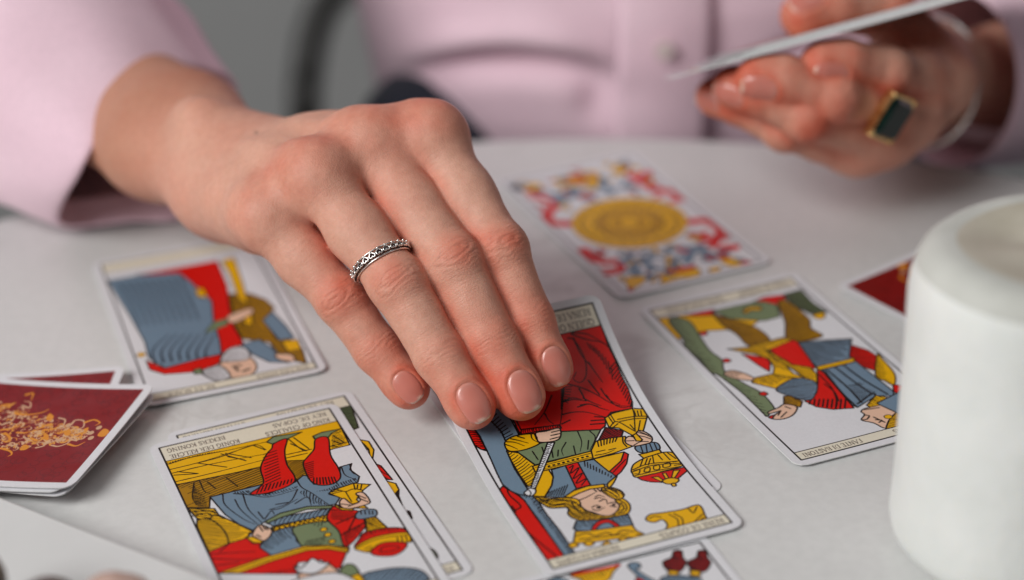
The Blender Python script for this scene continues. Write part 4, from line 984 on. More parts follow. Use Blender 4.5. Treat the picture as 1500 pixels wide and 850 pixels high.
ART = {
 'queen': [
  ('p','r',[(3,11),(62.9,11),(63.2,12.5),(62.3,20.3),(62.5,26.2),(62.0,33.5),(61.9,39.9),(60.7,46.2),(59.5,49.0),(51.9,48.5),(49.0,50.7),(47.4,54.0),(45.3,55.2),(32.8,51.8),(19.2,48.8),(19.4,39.9),(16.7,33.4),(3,40)]),
  ('l','k',[(51.2,12.9),(55.6,16.2),(60.4,18.6),(62.3,21.5)],{'w': 0.42,'w2': 0.2}),
  ('l','k',[(51.9,12.6),(56.8,14.4),(61.5,19.5)],{'w': 0.42,'w2': 0.2}),
  ('l','k',[(51.6,14.7),(51.7,21.1),(52.9,26.1)],{'w': 0.42,'w2': 0.2}),
  ('l','k',[(49.7,14.3),(51.4,15.2),(52.4,20.7),(52.0,25.8),(50.0,30.7),(47.2,32.7),(45.5,30.7),(47.5,28.2)],{'w': 0.42,'w2': 0.2}),
  ('l','k',[(53.1,25.5),(53.8,29.9),(54.6,34.8)],{'w': 0.42,'w2': 0.2}),
  ('l','k',[(41.7,31.5),(46.4,34.7),(50.2,38.9),(53.2,43.8),(55.6,46.3),(59.6,47.9)],{'w': 0.42,'w2': 0.2}),
  ('l','k',[(50.2,32.6),(51.4,39.6)],{'w': 0.42,'w2': 0.2}),
  ('l','k',[(52.9,37.2),(53.6,42.6),(56.2,46.1)],{'w': 0.42,'w2': 0.2}),
  ('l','k',[(45.8,35.1),(45.9,40.9)],{'w': 0.42,'w2': 0.2}),
  ('l','k',[(38.3,39.2),(42.1,39.1),(45.4,40.7)],{'w': 0.42,'w2': 0.2}),
  ('l','k',[(42.2,42.7),(46.2,42.6),(48.9,44.5)],{'w': 0.42,'w2': 0.2}),
  ('l','k',[(40.9,31.6),(36.6,42.0)],{'w': 0.42,'w2': 0.2}),
  ('l','k',[(41.0,33.1),(39.2,37.0)],{'w': 0.42,'w2': 0.2}),
  ('l','k',[(55.6,17.7),(55.8,20.4)],{'w': 0.3,'w2': 0.12}),
  ('l','k',[(56.4,18.5),(56.5,21.4)],{'w': 0.3,'w2': 0.12}),
  ('l','k',[(57.2,19.4),(57.0,22.6)],{'w': 0.3,'w2': 0.12}),
  ('l','k',[(57.8,20.6),(57.5,24.0)],{'w': 0.3,'w2': 0.12}),
  ('l','k',[(58.4,21.9),(57.9,25.6)],{'w': 0.3,'w2': 0.12}),
  ('l','k',[(59.0,23.4),(58.1,27.5)],{'w': 0.3,'w2': 0.12}),
  ('l','k',[(59.5,25.0),(58.3,29.6)],{'w': 0.3,'w2': 0.12}),
  ('l','k',[(59.9,26.8),(58.4,31.9)],{'w': 0.3,'w2': 0.12}),
  ('l','k',[(60.2,28.8),(58.3,34.5)],{'w': 0.3,'w2': 0.12}),
  ('l','k',[(62.5,27.5),(58.9,30.2)],{'w': 0.34,'w2': 0.12}),
  ('l','k',[(62.3,29.0),(59.0,31.6)],{'w': 0.34,'w2': 0.12}),
  ('l','k',[(62.2,30.5),(59.1,33.0)],{'w': 0.34,'w2': 0.12}),
  ('l','k',[(62.1,32.0),(59.1,34.5)],{'w': 0.34,'w2': 0.12}),
  ('l','k',[(62.0,33.4),(59.2,35.9)],{'w': 0.34,'w2': 0.12}),
  ('l','k',[(61.8,35.0),(59.2,37.4)],{'w': 0.34,'w2': 0.12}),
  ('l','k',[(61.6,36.5),(59.2,38.9)],{'w': 0.34,'w2': 0.12}),
  ('l','k',[(61.4,38.1),(59.2,40.5)],{'w': 0.34,'w2': 0.12}),
  ('l','k',[(61.3,39.6),(59.2,42.0)],{'w': 0.34,'w2': 0.12}),
  ('l','k',[(61.1,41.2),(59.2,43.5)],{'w': 0.34,'w2': 0.12}),
  ('l','k',[(60.8,42.9),(59.2,45.0)],{'w': 0.34,'w2': 0.12}),
  ('l','k',[(60.6,44.4),(59.2,46.6)],{'w': 0.34,'w2': 0.12}),
  ('l','k',[(60.4,46.1),(59.1,48.2)],{'w': 0.34,'w2': 0.12}),
  ('l','k',[(40.9,33.1),(43.6,33.5)],{'w': 0.26,'w2': 0.12}),
  ('l','k',[(40.6,34.0),(43.0,34.6)],{'w': 0.26,'w2': 0.12}),
  ('l','k',[(40.2,34.9),(42.4,35.6)],{'w': 0.26,'w2': 0.12}),
  ('l','k',[(39.8,35.9),(41.7,36.8)],{'w': 0.26,'w2': 0.12}),
  ('l','k',[(39.4,36.9),(41.1,37.9)],{'w': 0.26,'w2': 0.12}),
  ('l','k',[(39.0,37.9),(40.5,38.9)],{'w': 0.26,'w2': 0.12}),
  ('l','k',[(38.7,38.8),(39.8,40.0)],{'w': 0.26,'w2': 0.12}),
  ('l','k',[(39.3,36.4),(36.3,43.2),(33.0,49.5)],{'w': 0.42,'w2': 0.22}),
  ('l','k',[(35.7,35.3),(30.8,41.4),(25.4,46.0)],{'w': 0.42,'w2': 0.22}),
  ('l','k',[(30.5,42.3),(30.6,45.6),(31.5,47.6)],{'w': 0.42,'w2': 0.22}),
  ('l','k',[(36.0,44.4),(39.9,44.5),(44.3,46.0),(49.4,50.2)],{'w': 0.42,'w2': 0.22}),
  ('l','k',[(38.8,38.7),(42.0,38.3),(44.8,39.9)],{'w': 0.42,'w2': 0.22}),
  ('l','k',[(43.4,42.1),(46.6,42.7),(49.4,45.6),(51.6,47.4)],{'w': 0.42,'w2': 0.22}),
  ('l','k',[(45.5,39.5),(48.1,42.8),(49.9,44.5)],{'w': 0.42,'w2': 0.22}),
  ('l','k',[(53.5,40.6),(54.2,44.8),(56.5,47.6),(60.0,47.7)],{'w': 0.42,'w2': 0.22}),
  ('l','k',[(44.0,50.1),(48.5,51.2)],{'w': 0.42,'w2': 0.22}),
  ('l','k',[(45.9,48.7),(49.0,50.0)],{'w': 0.42,'w2': 0.22}),
  ('l','k',[(43.1,51.7),(47.4,52.7)],{'w': 0.42,'w2': 0.22}),
  ('l','k',[(34.1,48.5),(37.4,47.6)],{'w': 0.42,'w2': 0.22}),
  ('l','k',[(20.3,42.1),(20.2,46.6)],{'w': 0.42,'w2': 0.22}),
  ('p','r',[(19.2,48.8),(20.5,46.7),(33.3,48.6),(33.2,50.3),(24.8,49.2)],{'h': [(105,0.75)]}),
  ('p','b',[(5.2,39.0),(6.3,45.4),(6.1,52.1),(5.8,57.5),(5.3,63.7),(5.0,69.4),(6.2,73.5),(8.9,77.4),(11.6,77.1),(11.6,70.4),(11.4,63.8),(12.0,56.2),(13.0,50.7),(18.7,48.8),(18.8,42.3),(18.3,38.3),(16.5,33.4),(11.4,31.9),(6.7,34.2)]),
  ('l','k',[(11.3,33.7),(12.1,39.5),(13.6,45.1),(13.5,49.8)],{'w': 0.45}),
  ('l','k',[(12.1,39.5),(15.0,37.6)],{'w': 0.32,'w2': 0.12}),
  ('l','k',[(12.3,40.8),(15.3,39.0)],{'w': 0.32,'w2': 0.12}),
  ('l','k',[(12.5,42.1),(15.5,40.4)],{'w': 0.32,'w2': 0.12}),
  ('l','k',[(12.8,43.4),(15.8,41.8)],{'w': 0.32,'w2': 0.12}),
  ('l','k',[(13.0,44.7),(16.1,43.3)],{'w': 0.32,'w2': 0.12}),
  ('l','k',[(13.2,46.0),(16.4,44.7)],{'w': 0.32,'w2': 0.12}),
  ('l','k',[(13.4,47.4),(16.6,46.2)],{'w': 0.32,'w2': 0.12}),
  ('l','k',[(13.6,48.7),(16.9,47.7)],{'w': 0.32,'w2': 0.12}),
  ('p','r',[(2.9,36.7),(5.2,39.0),(6.1,45.3),(6.1,52.7),(4.4,51.1),(3.0,48.3),(2.8,42.4)],{'h': [(200,0.95)]}),
  ('p','r',[(4.7,70.3),(7.5,76.2),(8.5,79.6),(8.6,89.9),(8.8,100.5),(8.9,113.1),(2.7,113.0),(2.8,72.1)]),
  ('l','k',[(5.8,71.5),(5.1,75.3),(6.4,81.9),(3.6,83.4)],{'w': 0.4}),
  ('l','k',[(3.8,80.8),(3.9,84.3)],{'w': 0.4}),
  ('l','k',[(2.8,92.9),(4.2,100.8),(6.8,112.2)],{'w': 0.4}),
  ('p','b',[(7.8,76.0),(12.5,79.0),(12.2,88.3),(12.6,99.0),(12.3,112.3),(8.8,113.3),(8.8,100.5),(8.8,89.2),(8.5,79.6)],{'h': [(150,0.8,{'length': 0.52})]}),
  ('p','g',[(32.6,51.8),(45.3,55.2),(41.5,59.5),(37.8,64.8),(31.8,64.0),(22.2,64.1),(18.4,64.2),(16.5,59.2),(15.1,56.0),(19.8,55.8),(24.0,54.8),(26.4,54.9),(30.3,54.9)]),
  ('l','k',[(37.7,53.6),(37.0,58.6),(34.7,62.9)],{'w': 0.36,'w2': 0.15}),
  ('l','k',[(41.6,54.6),(42.0,58.3),(37.9,63.4)],{'w': 0.36,'w2': 0.15}),
  ('l','k',[(32.0,57.2),(29.3,60.2),(28.7,62.9)],{'w': 0.36,'w2': 0.15}),
  ('l','k',[(26.2,59.1),(25.2,62.7)],{'w': 0.36,'w2': 0.15}),
  ('l','k',[(33.7,59.7),(32.7,63.7)],{'w': 0.36,'w2': 0.15}),
  ('l','k',[(20.0,57.6),(20.2,62.0)],{'w': 0.36,'w2': 0.15}),
  ('l','k',[(39.4,58.8),(37.4,62.8)],{'w': 0.36,'w2': 0.15}),
  ('l','k',[(23.7,56.8),(23.0,60.9)],{'w': 0.36,'w2': 0.15}),
  ('l','k',[(28.2,59.9),(26.9,62.6)],{'w': 0.36,'w2': 0.15}),
  ('p','y',[(12.1,54.7),(15.5,56.9),(18.3,64.3),(18.3,67.8),(13.9,73.1),(12.2,73.6),(11.8,66.4),(11.8,60.3)],{'h': [(-28,1.05)]}),
  ('p','y',[(18.5,65.7),(21.6,68.0),(21.5,71.9),(19.4,75.7),(15.2,80.3),(11.5,78.5),(13.8,75.7)]),
  ('p','b',[(22.4,68.3),(27.4,67.9),(26.3,80.0),(21.0,83.2),(15.2,80.3),(19.5,75.7),(21.5,71.9)]),
  ('l','k',[(15.8,80.0),(17.6,78.4)],{'w': 0.28,'w2': 0.12}),
  ('l','k',[(16.5,80.3),(18.5,78.3)],{'w': 0.28,'w2': 0.12}),
  ('l','k',[(17.2,80.5),(19.5,78.1)],{'w': 0.28,'w2': 0.12}),
  ('l','k',[(18.0,80.8),(20.4,78.0)],{'w': 0.28,'w2': 0.12}),
  ('l','k',[(18.7,81.2),(21.4,77.8)],{'w': 0.28,'w2': 0.12}),
  ('l','k',[(19.4,81.5),(22.4,77.6)],{'w': 0.28,'w2': 0.12}),
  ('l','k',[(20.1,81.8),(23.3,77.5)],{'w': 0.28,'w2': 0.12}),
  ('l','k',[(20.8,82.0),(24.3,77.3)],{'w': 0.28,'w2': 0.12}),
  ('p','b',[(31.8,67.7),(37.7,68.3),(40.4,78.9),(36.6,82.1),(30.7,80.4)]),
  ('l','k',[(34.1,67.8),(33.2,70.5)],{'w': 0.32,'w2': 0.12}),
  ('l','k',[(34.7,68.9),(33.8,71.4)],{'w': 0.32,'w2': 0.12}),
  ('l','k',[(35.2,70.1),(34.4,72.3)],{'w': 0.32,'w2': 0.12}),
  ('l','k',[(35.8,71.2),(35.1,73.2)],{'w': 0.32,'w2': 0.12}),
  ('l','k',[(36.4,72.3),(35.6,74.2)],{'w': 0.32,'w2': 0.12}),
  ('l','k',[(37.0,73.5),(36.3,75.1)],{'w': 0.32,'w2': 0.12}),
  ('l','k',[(37.5,74.6),(36.8,76.1)],{'w': 0.32,'w2': 0.12}),
  ('l','k',[(38.1,75.8),(37.5,76.9)],{'w': 0.32,'w2': 0.12}),
  ('l','k',[(38.6,76.9),(38.1,77.9)],{'w': 0.32,'w2': 0.12}),
  ('l','k',[(39.2,78.1),(38.6,78.9)],{'w': 0.32,'w2': 0.12}),
  ('p','r',[(27.4,67.9),(31.8,67.7),(31.0,80.2),(26.1,80.1)]),
  ('l','k',[(28.2,69.4),(29.8,68.8),(27.5,72.1),(31.1,70.4),(27.2,75.0),(31.0,73.4),(27.1,77.6),(31.1,76.5),(28.3,79.2)],{'w': 0.34}),
  ('p','y',[(17.3,64.5),(38.1,64.0),(37.3,67.7),(20.7,67.9),(17.1,67.4)]),
  ('l','k',[(17.9,65.4),(37.9,65.0)],{'w': 0.22}),
  ('l','k',[(20.5,67.1),(37.3,67.0)],{'w': 0.22}),
  ('l','k',[(22.2,66.4),(22.4,66.3)],{'w': 0.7}),
  ('l','k',[(23.9,66.3),(24.1,66.3)],{'w': 0.7}),
  ('l','k',[(25.6,66.3),(25.8,66.3)],{'w': 0.7}),
  ('l','k',[(27.3,66.3),(27.5,66.2)],{'w': 0.7}),
  ('l','k',[(29.0,66.2),(29.1,66.2)],{'w': 0.7}),
  ('l','k',[(30.7,66.2),(30.9,66.1)],{'w': 0.7}),
  ('l','k',[(32.4,66.2),(32.5,66.1)],{'w': 0.7}),
  ('l','k',[(34.1,66.1),(34.2,66.1)],{'w': 0.7}),
  ('l','k',[(35.8,66.1),(35.9,66.1)],{'w': 0.7}),
  ('p','m',[(47.2,54.7),(52.2,58.1),(50.4,60.7),(42.4,60.0)],{'h': [(62,0.75)]}),
  ('p','y',[(42.5,59.9),(46.6,60.1),(51.6,61.0),(50.6,64.4),(52.0,66.5),(44.8,67.6),(37.2,67.9),(38.2,63.8),(41.2,60.2)]),
  ('l','k',[(42.1,59.8),(41.3,62.8)],{'w': 0.36,'w2': 0.15}),
  ('l','k',[(43.3,59.8),(42.3,62.7)],{'w': 0.36,'w2': 0.15}),
  ('l','k',[(44.4,60.0),(43.3,62.6)],{'w': 0.36,'w2': 0.15}),
  ('l','k',[(45.5,60.1),(44.3,62.5)],{'w': 0.36,'w2': 0.15}),
  ('l','k',[(46.6,60.2),(45.4,62.4)],{'w': 0.36,'w2': 0.15}),
  ('l','k',[(47.8,60.3),(46.4,62.4)],{'w': 0.36,'w2': 0.15}),
  ('l','k',[(48.9,60.5),(47.4,62.3)],{'w': 0.36,'w2': 0.15}),
  ('l','k',[(50.7,61.0),(49.7,63.6),(49.9,66.0)],{'w': 0.4}),
  ('l','k',[(38.5,66.5),(42.2,66.8),(45.5,66.1)],{'w': 0.34,'w2': 0.15}),
  ('l','k',[(39.6,65.1),(42.5,65.1)],{'w': 0.34,'w2': 0.15}),
  ('l','k',[(43.8,65.5),(46.2,65.5)],{'w': 0.34,'w2': 0.15}),
  ('p','y',[(37.2,68.0),(48.0,68.2),(45.2,72.1),(39.3,76.0)]),
  ('p','r',[(48.0,68.2),(48.8,69.8),(46.3,74.1),(42.9,77.4),(40.4,78.9),(39.5,75.8),(45.2,72.1)]),
  ('l','k',[(46.8,72.0),(40.3,76.8)],{'w': 0.3}),
  ('p','y',[(48.8,50.4),(52.1,49.1),(59.5,49.0),(63.1,50.5),(62.8,53.9),(59.8,58.4),(58.0,61.0),(57.1,60.3),(56.4,60.1),(55.9,64.8),(54.3,64.4),(53.7,60.8),(51.3,56.5),(48.3,55.0)]),
  ('l','k',[(59.5,49.0),(58.7,52.2),(55.7,59.8)],{'w': 0.34}),
  ('l','k',[(52.6,52.4),(58.0,52.8),(62.6,54.1)],{'w': 0.34}),
  ('l','k',[(52.9,53.6),(57.9,53.9),(62.0,55.0)],{'w': 0.34}),
  ('l','k',[(51.3,49.4),(51.3,53.1)],{'w': 0.34}),
  ('l','k',[(50.3,49.9),(50.4,53.9)],{'w': 0.34}),
  ('l','k',[(48.6,55.0),(52.0,53.3),(55.5,59.4)],{'w': 0.34}),
  ('l','k',[(49.5,55.6),(51.8,54.4)],{'w': 0.34}),
  ('l','k',[(59.6,50.2),(59.1,52.6)],{'w': 0.34}),
  ('l','k',[(60.6,50.6),(60.0,52.9)],{'w': 0.34}),
  ('l','k',[(61.7,50.9),(60.9,53.5)],{'w': 0.34}),
  ('l','k',[(59.5,55.4),(57.0,59.6)],{'w': 0.34}),
  ('l','k',[(55.5,56.2),(55.8,58.7)],{'w': 0.34}),
  ('s','b',[(52.1,67.7),(53.5,66.6),(55.8,66.7),(58.5,66.8),(60.1,67.9),(60.0,70.2),(58.9,71.3),(56.5,71.2),(54.2,71.1),(52.4,69.9)]),
  ('l','k',[(54.4,67.1),(53.7,70.4)],{'w': 0.34}),
  ('l','k',[(56.3,67.2),(55.0,71.0)],{'w': 0.34}),
  ('l','k',[(57.6,67.4),(57.0,70.8)],{'w': 0.34}),
  ('l','k',[(59.1,67.6),(58.6,70.8)],{'w': 0.34}),
  ('s','f',[(50.9,62.5),(52.7,61.4),(54.1,62.5),(54.1,64.3),(55.8,64.9),(56.0,63.5),(55.6,60.9),(57.3,59.9),(58.9,61.6),(59.7,64.3),(58.6,66.5),(56.4,67.0),(52.3,66.6),(50.5,64.5)]),
  ('l','k',[(51.0,63.3),(53.4,64.0)],{'w': 0.3}),
  ('l','k',[(56.2,60.5),(58.4,62.6),(59.5,64.5)],{'w': 0.3}),
  ('l','k',[(55.4,61.8),(57.6,63.5),(59.0,65.2)],{'w': 0.3}),
  ('l','k',[(52.5,66.1),(55.2,65.3),(57.6,66.1)],{'w': 0.3}),
  ('l','k',[(56.8,60.0),(59.0,63.1)],{'w': 0.3}),
  ('p','y',[(54.2,61.3),(55.6,60.9),(56.2,64.5),(55.4,65.0),(54.0,64.4)]),
  ('p','y',[(52.0,71.1),(54.5,71.3),(59.3,71.1),(59.3,73.0),(54.1,73.8),(52.6,73.6)]),
  ('s','y',[(46.3,77.8),(48.4,75.2),(52.6,73.6),(55.9,73.2),(60.0,73.0),(62.8,74.5),(63.2,78.7),(63.1,81.8),(54.9,82.3),(46.5,82.1),(45.9,79.5)]),
  ('l','k',[(46.9,77.8),(52.7,76.9),(62.6,79.1)],{'w': 0.34}),
  ('l','k',[(46.3,78.8),(53.8,78.0),(63.4,80.6)],{'w': 0.34}),
  ('l','k',[(46.2,81.0),(53.8,81.2),(62.9,82.1)],{'w': 0.34}),
  ('l','k',[(52.0,74.1),(49.8,77.0)],{'w': 0.34}),
  ('l','k',[(53.6,74.1),(51.6,76.8)],{'w': 0.34}),
  ('l','k',[(54.6,74.5),(52.6,77.2)],{'w': 0.34}),
  ('l','k',[(59.8,73.4),(60.2,77.4)],{'w': 0.34}),
  ('l','k',[(61.1,73.8),(62.2,77.5)],{'w': 0.34}),
  ('l','k',[(57.7,73.6),(57.9,76.5)],{'w': 0.34}),
  ('l','k',[(55.7,73.8),(54.7,76.8)],{'w': 0.34}),
  ('l','k',[(47.0,78.4),(48.9,78.5),(47.8,80.4),(46.6,80.1)],{'w': 0.34}),
  ('l','k',[(50.7,78.7),(52.4,78.7),(51.4,80.6),(49.8,80.2),(50.7,78.7)],{'w': 0.34}),
  ('l','k',[(53.8,78.6),(55.7,78.7),(54.9,80.7),(53.2,80.3),(53.8,78.6)],{'w': 0.34}),
  ('l','k',[(57.1,78.7),(59.4,78.7),(58.7,80.6),(56.5,80.4),(57.1,78.7)],{'w': 0.34}),
  ('l','k',[(60.7,78.9),(62.9,79.2),(62.5,80.9),(60.3,80.7)],{'w': 0.34}),
  ('p','r',[(46.4,82.1),(54.8,82.4),(63.3,82.9),(62.8,85.0),(58.0,87.9),(53.0,87.9),(49.3,86.0),(47.2,84.0)]),
  ('p','y',[(50.7,83.8),(52.8,84.3),(53.5,86.9),(52.6,87.2)],{'w': 0.34}),
  ('p','y',[(54.8,83.2),(55.9,83.4),(55.6,86.5),(54.5,86.4)],{'w': 0.34}),
  ('p','y',[(58.7,83.2),(60.8,83.7),(57.2,87.2),(56.1,87.1)],{'w': 0.34}),
  ('s','y',[(52.9,87.3),(54.5,86.4),(56.7,86.7),(58.2,88.3),(56.8,89.7),(53.9,89.3)]),
  ('s','y',[(54.9,89.7),(56.0,89.7),(56.0,91.1),(54.9,91.2)]),
  ('s','y',[(13.0,50.7),(16.7,48.9),(22.3,49.5),(24.2,50.8),(24.0,54.5),(19.7,55.9),(15.4,55.9),(12.6,54.5)]),
  ('l','k',[(12.8,51.6),(14.5,53.3),(15.8,55.1)],{'w': 0.4,'w2': 0.2}),
  ('l','k',[(13.7,50.6),(16.1,51.7),(18.5,54.3)],{'w': 0.4,'w2': 0.2}),
  ('l','k',[(15.5,49.7),(17.7,51.3),(20.2,53.5)],{'w': 0.4,'w2': 0.2}),
  ('l','k',[(18.0,49.3),(19.8,50.9)],{'w': 0.4,'w2': 0.2}),
  ('l','k',[(22.6,49.8),(22.2,52.1),(23.6,54.6)],{'w': 0.4,'w2': 0.2}),
  ('l','k',[(23.7,50.2),(23.4,52.8)],{'w': 0.4,'w2': 0.2}),
  ('s','f',[(24.4,49.7),(27.9,50.0),(32.3,49.9),(32.2,52.4),(30.5,54.9),(27.7,55.3),(23.8,54.2),(23.8,51.9)]),
  ('l','k',[(29.4,51.1),(32.3,51.1)],{'w': 0.36}),
  ('l','k',[(28.6,52.5),(32.0,52.6)],{'w': 0.36}),
  ('l','k',[(27.7,54.1),(30.9,54.0)],{'w': 0.36}),
  ('p','w',[(26.2,55.4),(28.5,56.0),(13.9,75.4),(12.3,75.3),(14.2,72.2)],{'h': [(-5,0.8,{'length': 0.7})]}),
  ('s','w',[(9.8,76.1),(11.2,75.1),(12.4,74.4),(13.8,75.6),(13.3,77.2),(11.8,78.3),(10.4,77.8)]),
  ('l','k',[(11.8,75.3),(11.9,76.9),(11.0,77.9)],{'w': 0.3}),
  ('s','f',[(21.6,83.4),(26.0,82.6),(30.0,82.0),(33.5,82.7),(34.9,86.0),(35.2,90.2),(34.6,95.0),(31.3,97.8),(28.1,97.3),(26.1,94.4),(24.3,92.0),(23.5,88.4)]),
  ('p','y',[(20.8,82.8),(24.8,80.9),(29.8,80.3),(35.1,81.3),(35.0,83.0),(29.9,82.1),(25.9,82.8),(22.5,83.9)]),
  ('s','y',[(12.1,78.8),(16.1,81.6),(20.2,83.0),(23.9,85.2),(24.3,87.5),(23.8,89.3),(24.5,92.5),(26.8,96.0),(30.1,98.0),(33.5,96.1),(35.1,93.5),(34.9,90.8),(37.2,90.4),(38.1,94.8),(35.6,99.1),(30.1,98.9),(24.7,98.6),(21.6,97.2),(19.0,94.7),(18.4,91.8),(19.5,88.6),(14.9,86.7),(13.2,84.0)],{'h': [(8,0.9,{'length': 0.9})]}),
  ('s','y',[(33.1,84.0),(35.3,82.8),(38.3,85.8),(38.8,89.0),(37.0,90.8),(35.0,89.9),(33.8,87.3)],{'h': [(70,0.9)]}),
  ('s','y',[(36.2,81.7),(39.0,79.8),(40.8,78.9),(37.8,82.4),(35.9,83.6)]),
  ('l','k',[(26.7,91.4),(28.5,91.0),(29.6,92.6)],{'w': 0.4,'w2': 0.2}),
  ('l','k',[(26.4,92.5),(27.7,93.9),(30.4,93.1)],{'w': 0.4,'w2': 0.2}),
  ('l','k',[(32.5,91.5),(34.2,91.8),(35.1,93.5)],{'w': 0.4,'w2': 0.2}),
  ('l','k',[(32.2,93.1),(33.7,94.4)],{'w': 0.4,'w2': 0.2}),
  ('l','k',[(30.1,89.3),(32.3,89.1),(31.8,92.0)],{'w': 0.4,'w2': 0.2}),
  ('l','k',[(29.9,86.6),(31.4,86.3),(32.6,87.9)],{'w': 0.4,'w2': 0.2}),
  ('l','k',[(29.3,87.5),(30.9,87.5),(31.8,88.6)],{'w': 0.4,'w2': 0.2}),
  ('l','k',[(24.4,86.3),(27.5,85.6),(30.8,84.4)],{'w': 0.4,'w2': 0.2}),
  ('l','k',[(31.1,82.8),(31.4,84.1)],{'w': 0.4,'w2': 0.2}),
  ('l','k',[(32.2,82.8),(32.6,84.6)],{'w': 0.4,'w2': 0.2}),
  ('o','k',[(28.5,92.4),(0.7,0.7)],{'w': 0}),
  ('o','k',[(33.5,92.9),(0.6,0.6)],{'w': 0}),
  ('l','k',[(12.7,79.5),(15.5,83.0),(19.6,84.3),(23.5,88.4),(24.1,93.6),(26.2,97.4),(29.3,98.7)],{'w': 0.42,'w2': 0.25}),
  ('l','k',[(13.3,81.6),(16.0,85.2),(20.1,86.5),(21.6,90.8),(23.0,95.1),(25.0,97.9)],{'w': 0.42,'w2': 0.25}),
  ('l','k',[(15.0,81.9),(19.0,83.4),(22.6,86.0),(23.3,89.9)],{'w': 0.42,'w2': 0.25}),
  ('l','k',[(19.5,89.0),(19.9,92.5),(21.4,95.6),(24.1,97.8)],{'w': 0.42,'w2': 0.25}),
  ('l','k',[(14.8,85.8),(18.8,86.3),(19.9,89.2)],{'w': 0.42,'w2': 0.25}),
  ('l','k',[(21.8,86.8),(21.9,90.1),(23.7,94.4)],{'w': 0.42,'w2': 0.25}),
  ('l','k',[(36.0,90.9),(37.0,94.4),(35.6,97.5),(32.7,98.3)],{'w': 0.42,'w2': 0.25}),
  ('l','k',[(35.8,93.0),(35.8,95.6),(33.8,97.5),(30.7,98.6)],{'w': 0.42,'w2': 0.25}),
  ('l','k',[(34.5,83.4),(36.8,86.0),(37.1,89.4)],{'w': 0.42,'w2': 0.25}),
  ('l','k',[(33.9,84.3),(35.5,86.6),(36.0,89.9)],{'w': 0.42,'w2': 0.25}),
  ('l','k',[(36.1,84.1),(38.4,87.1),(38.1,89.4)],{'w': 0.42,'w2': 0.25}),
  ('p','b',[(16.9,99.7),(19.3,96.3),(24.8,98.4),(35.4,99.7),(34.4,105.7),(30.3,104.7),(21.8,103.3),(17.2,101.2)],{'h': [(80,1.0,{'length': 0.75})]}),
  ('s','r',[(21.7,103.1),(24.8,99.6),(28.5,99.5),(30.2,102.9),(30.2,105.2),(26.4,104.4)]),
  ('s','b',[(23.0,103.4),(25.5,101.2),(28.1,101.5),(28.8,104.6),(26.0,104.2)]),
  ('p','y',[(16.7,101.6),(21.9,103.1),(34.2,105.4),(34.1,108.7),(35.4,111.0),(34.7,113.0),(33.2,112.7),(30.3,111.0),(19.4,108.9),(13.7,107.2)]),
  ('l','k',[(16.1,103.8),(19.8,103.8),(21.5,106.2),(25.3,105.9),(27.0,108.2),(30.3,106.9),(33.1,109.0)],{'w': 0.4}),
  ('l','k',[(16.2,105.8),(20.3,106.9),(25.3,107.9),(31.1,109.3)],{'w': 0.4}),
  ('l','k',[(33.2,110.6),(34.4,111.2),(33.6,112.4)],{'w': 0.4}),
  ('s','y',[(12.0,107.3),(13.6,106.5),(14.4,107.1),(14.9,108.5),(13.8,109.2),(12.4,108.9)]),
  ('s','y',[(16.7,108.5),(18.4,107.6),(19.1,108.3),(19.6,109.6),(18.4,110.4),(17.1,110.1)]),
  ('s','y',[(21.7,111.1),(23.4,110.3),(24.1,110.9),(24.6,112.2),(23.5,112.9),(22.1,112.7)]),
  ('s','y',[(27.2,111.0),(28.9,110.1),(29.6,110.8),(30.1,112.1),(28.9,112.9),(27.6,112.6)]),
  ('s','y',[(39.5,104.0),(41.7,102.5),(45.5,103.2),(51.9,104.1),(57.6,103.9),(57.2,109.0),(55.4,113.4),(48.7,113.2),(42.0,113.2),(44.1,109.9),(43.9,106.7),(41.2,107.0),(39.5,105.6)]),
  ('l','k',[(47.0,104.9),(48.2,108.4),(46.7,112.5)],{'w': 0.34}),
  ('l','k',[(48.6,105.1),(49.7,108.6),(48.1,112.7)],{'w': 0.34}),
  ('l','k',[(53.9,104.5),(54.3,107.2),(56.7,104.7)],{'w': 0.34}),
  ('l','k',[(40.5,104.4),(42.4,104.0),(44.1,105.1)],{'w': 0.34}),
  ('l','k',[(50.3,113.2),(56.5,109.1)],{'w': 0.34}),
  ('l','k',[(51.4,113.3),(56.1,110.9)],{'w': 0.34}),
  ('l','k',[(52.5,113.4),(55.6,112.5)],{'w': 0.34}),
 ],
 'cups_king': [
  ('p','y',[(3,10),(63,10),(62.0,28.8),(55.5,28.9),(45.0,31.6),(39.9,29.7),(39.4,37.6),(40.0,42.8),(29.2,39.5),(11.5,39.9),(9.5,45.6),(3.2,42.6)]),
  ('p','d',[(3.2,27.8),(17.0,28.7),(31.8,29.5),(29.3,39.5),(11.5,39.5),(9.8,45.4),(3.2,42.3)],{'h': [(165,1.1,{'length': 0.95})]}),
  ('l','k',[(3.6,14.4),(11.6,13.6),(23.5,14.5),(37.5,15.0)],{'w': 0.36,'w2': 0.25}),
  ('l','k',[(3.5,17.9),(15.3,17.6),(32.5,15.2)],{'w': 0.36,'w2': 0.25}),
  ('l','k',[(12.7,17.9),(20.9,24.5)],{'w': 0.36,'w2': 0.25}),
  ('l','k',[(12.7,17.9),(20.9,17.5),(32.7,15.1),(35.7,19.8)],{'w': 0.36,'w2': 0.25}),
  ('l','k',[(3.8,20.4),(14.6,20.4),(24.6,21.1),(33.6,22.1)],{'w': 0.36,'w2': 0.25}),
  ('l','k',[(3.2,25.9),(17.7,26.0),(32.7,25.5)],{'w': 0.36,'w2': 0.25}),
  ('l','k',[(3.2,27.7),(17.0,28.8),(32.0,28.9)],{'w': 0.36,'w2': 0.25}),
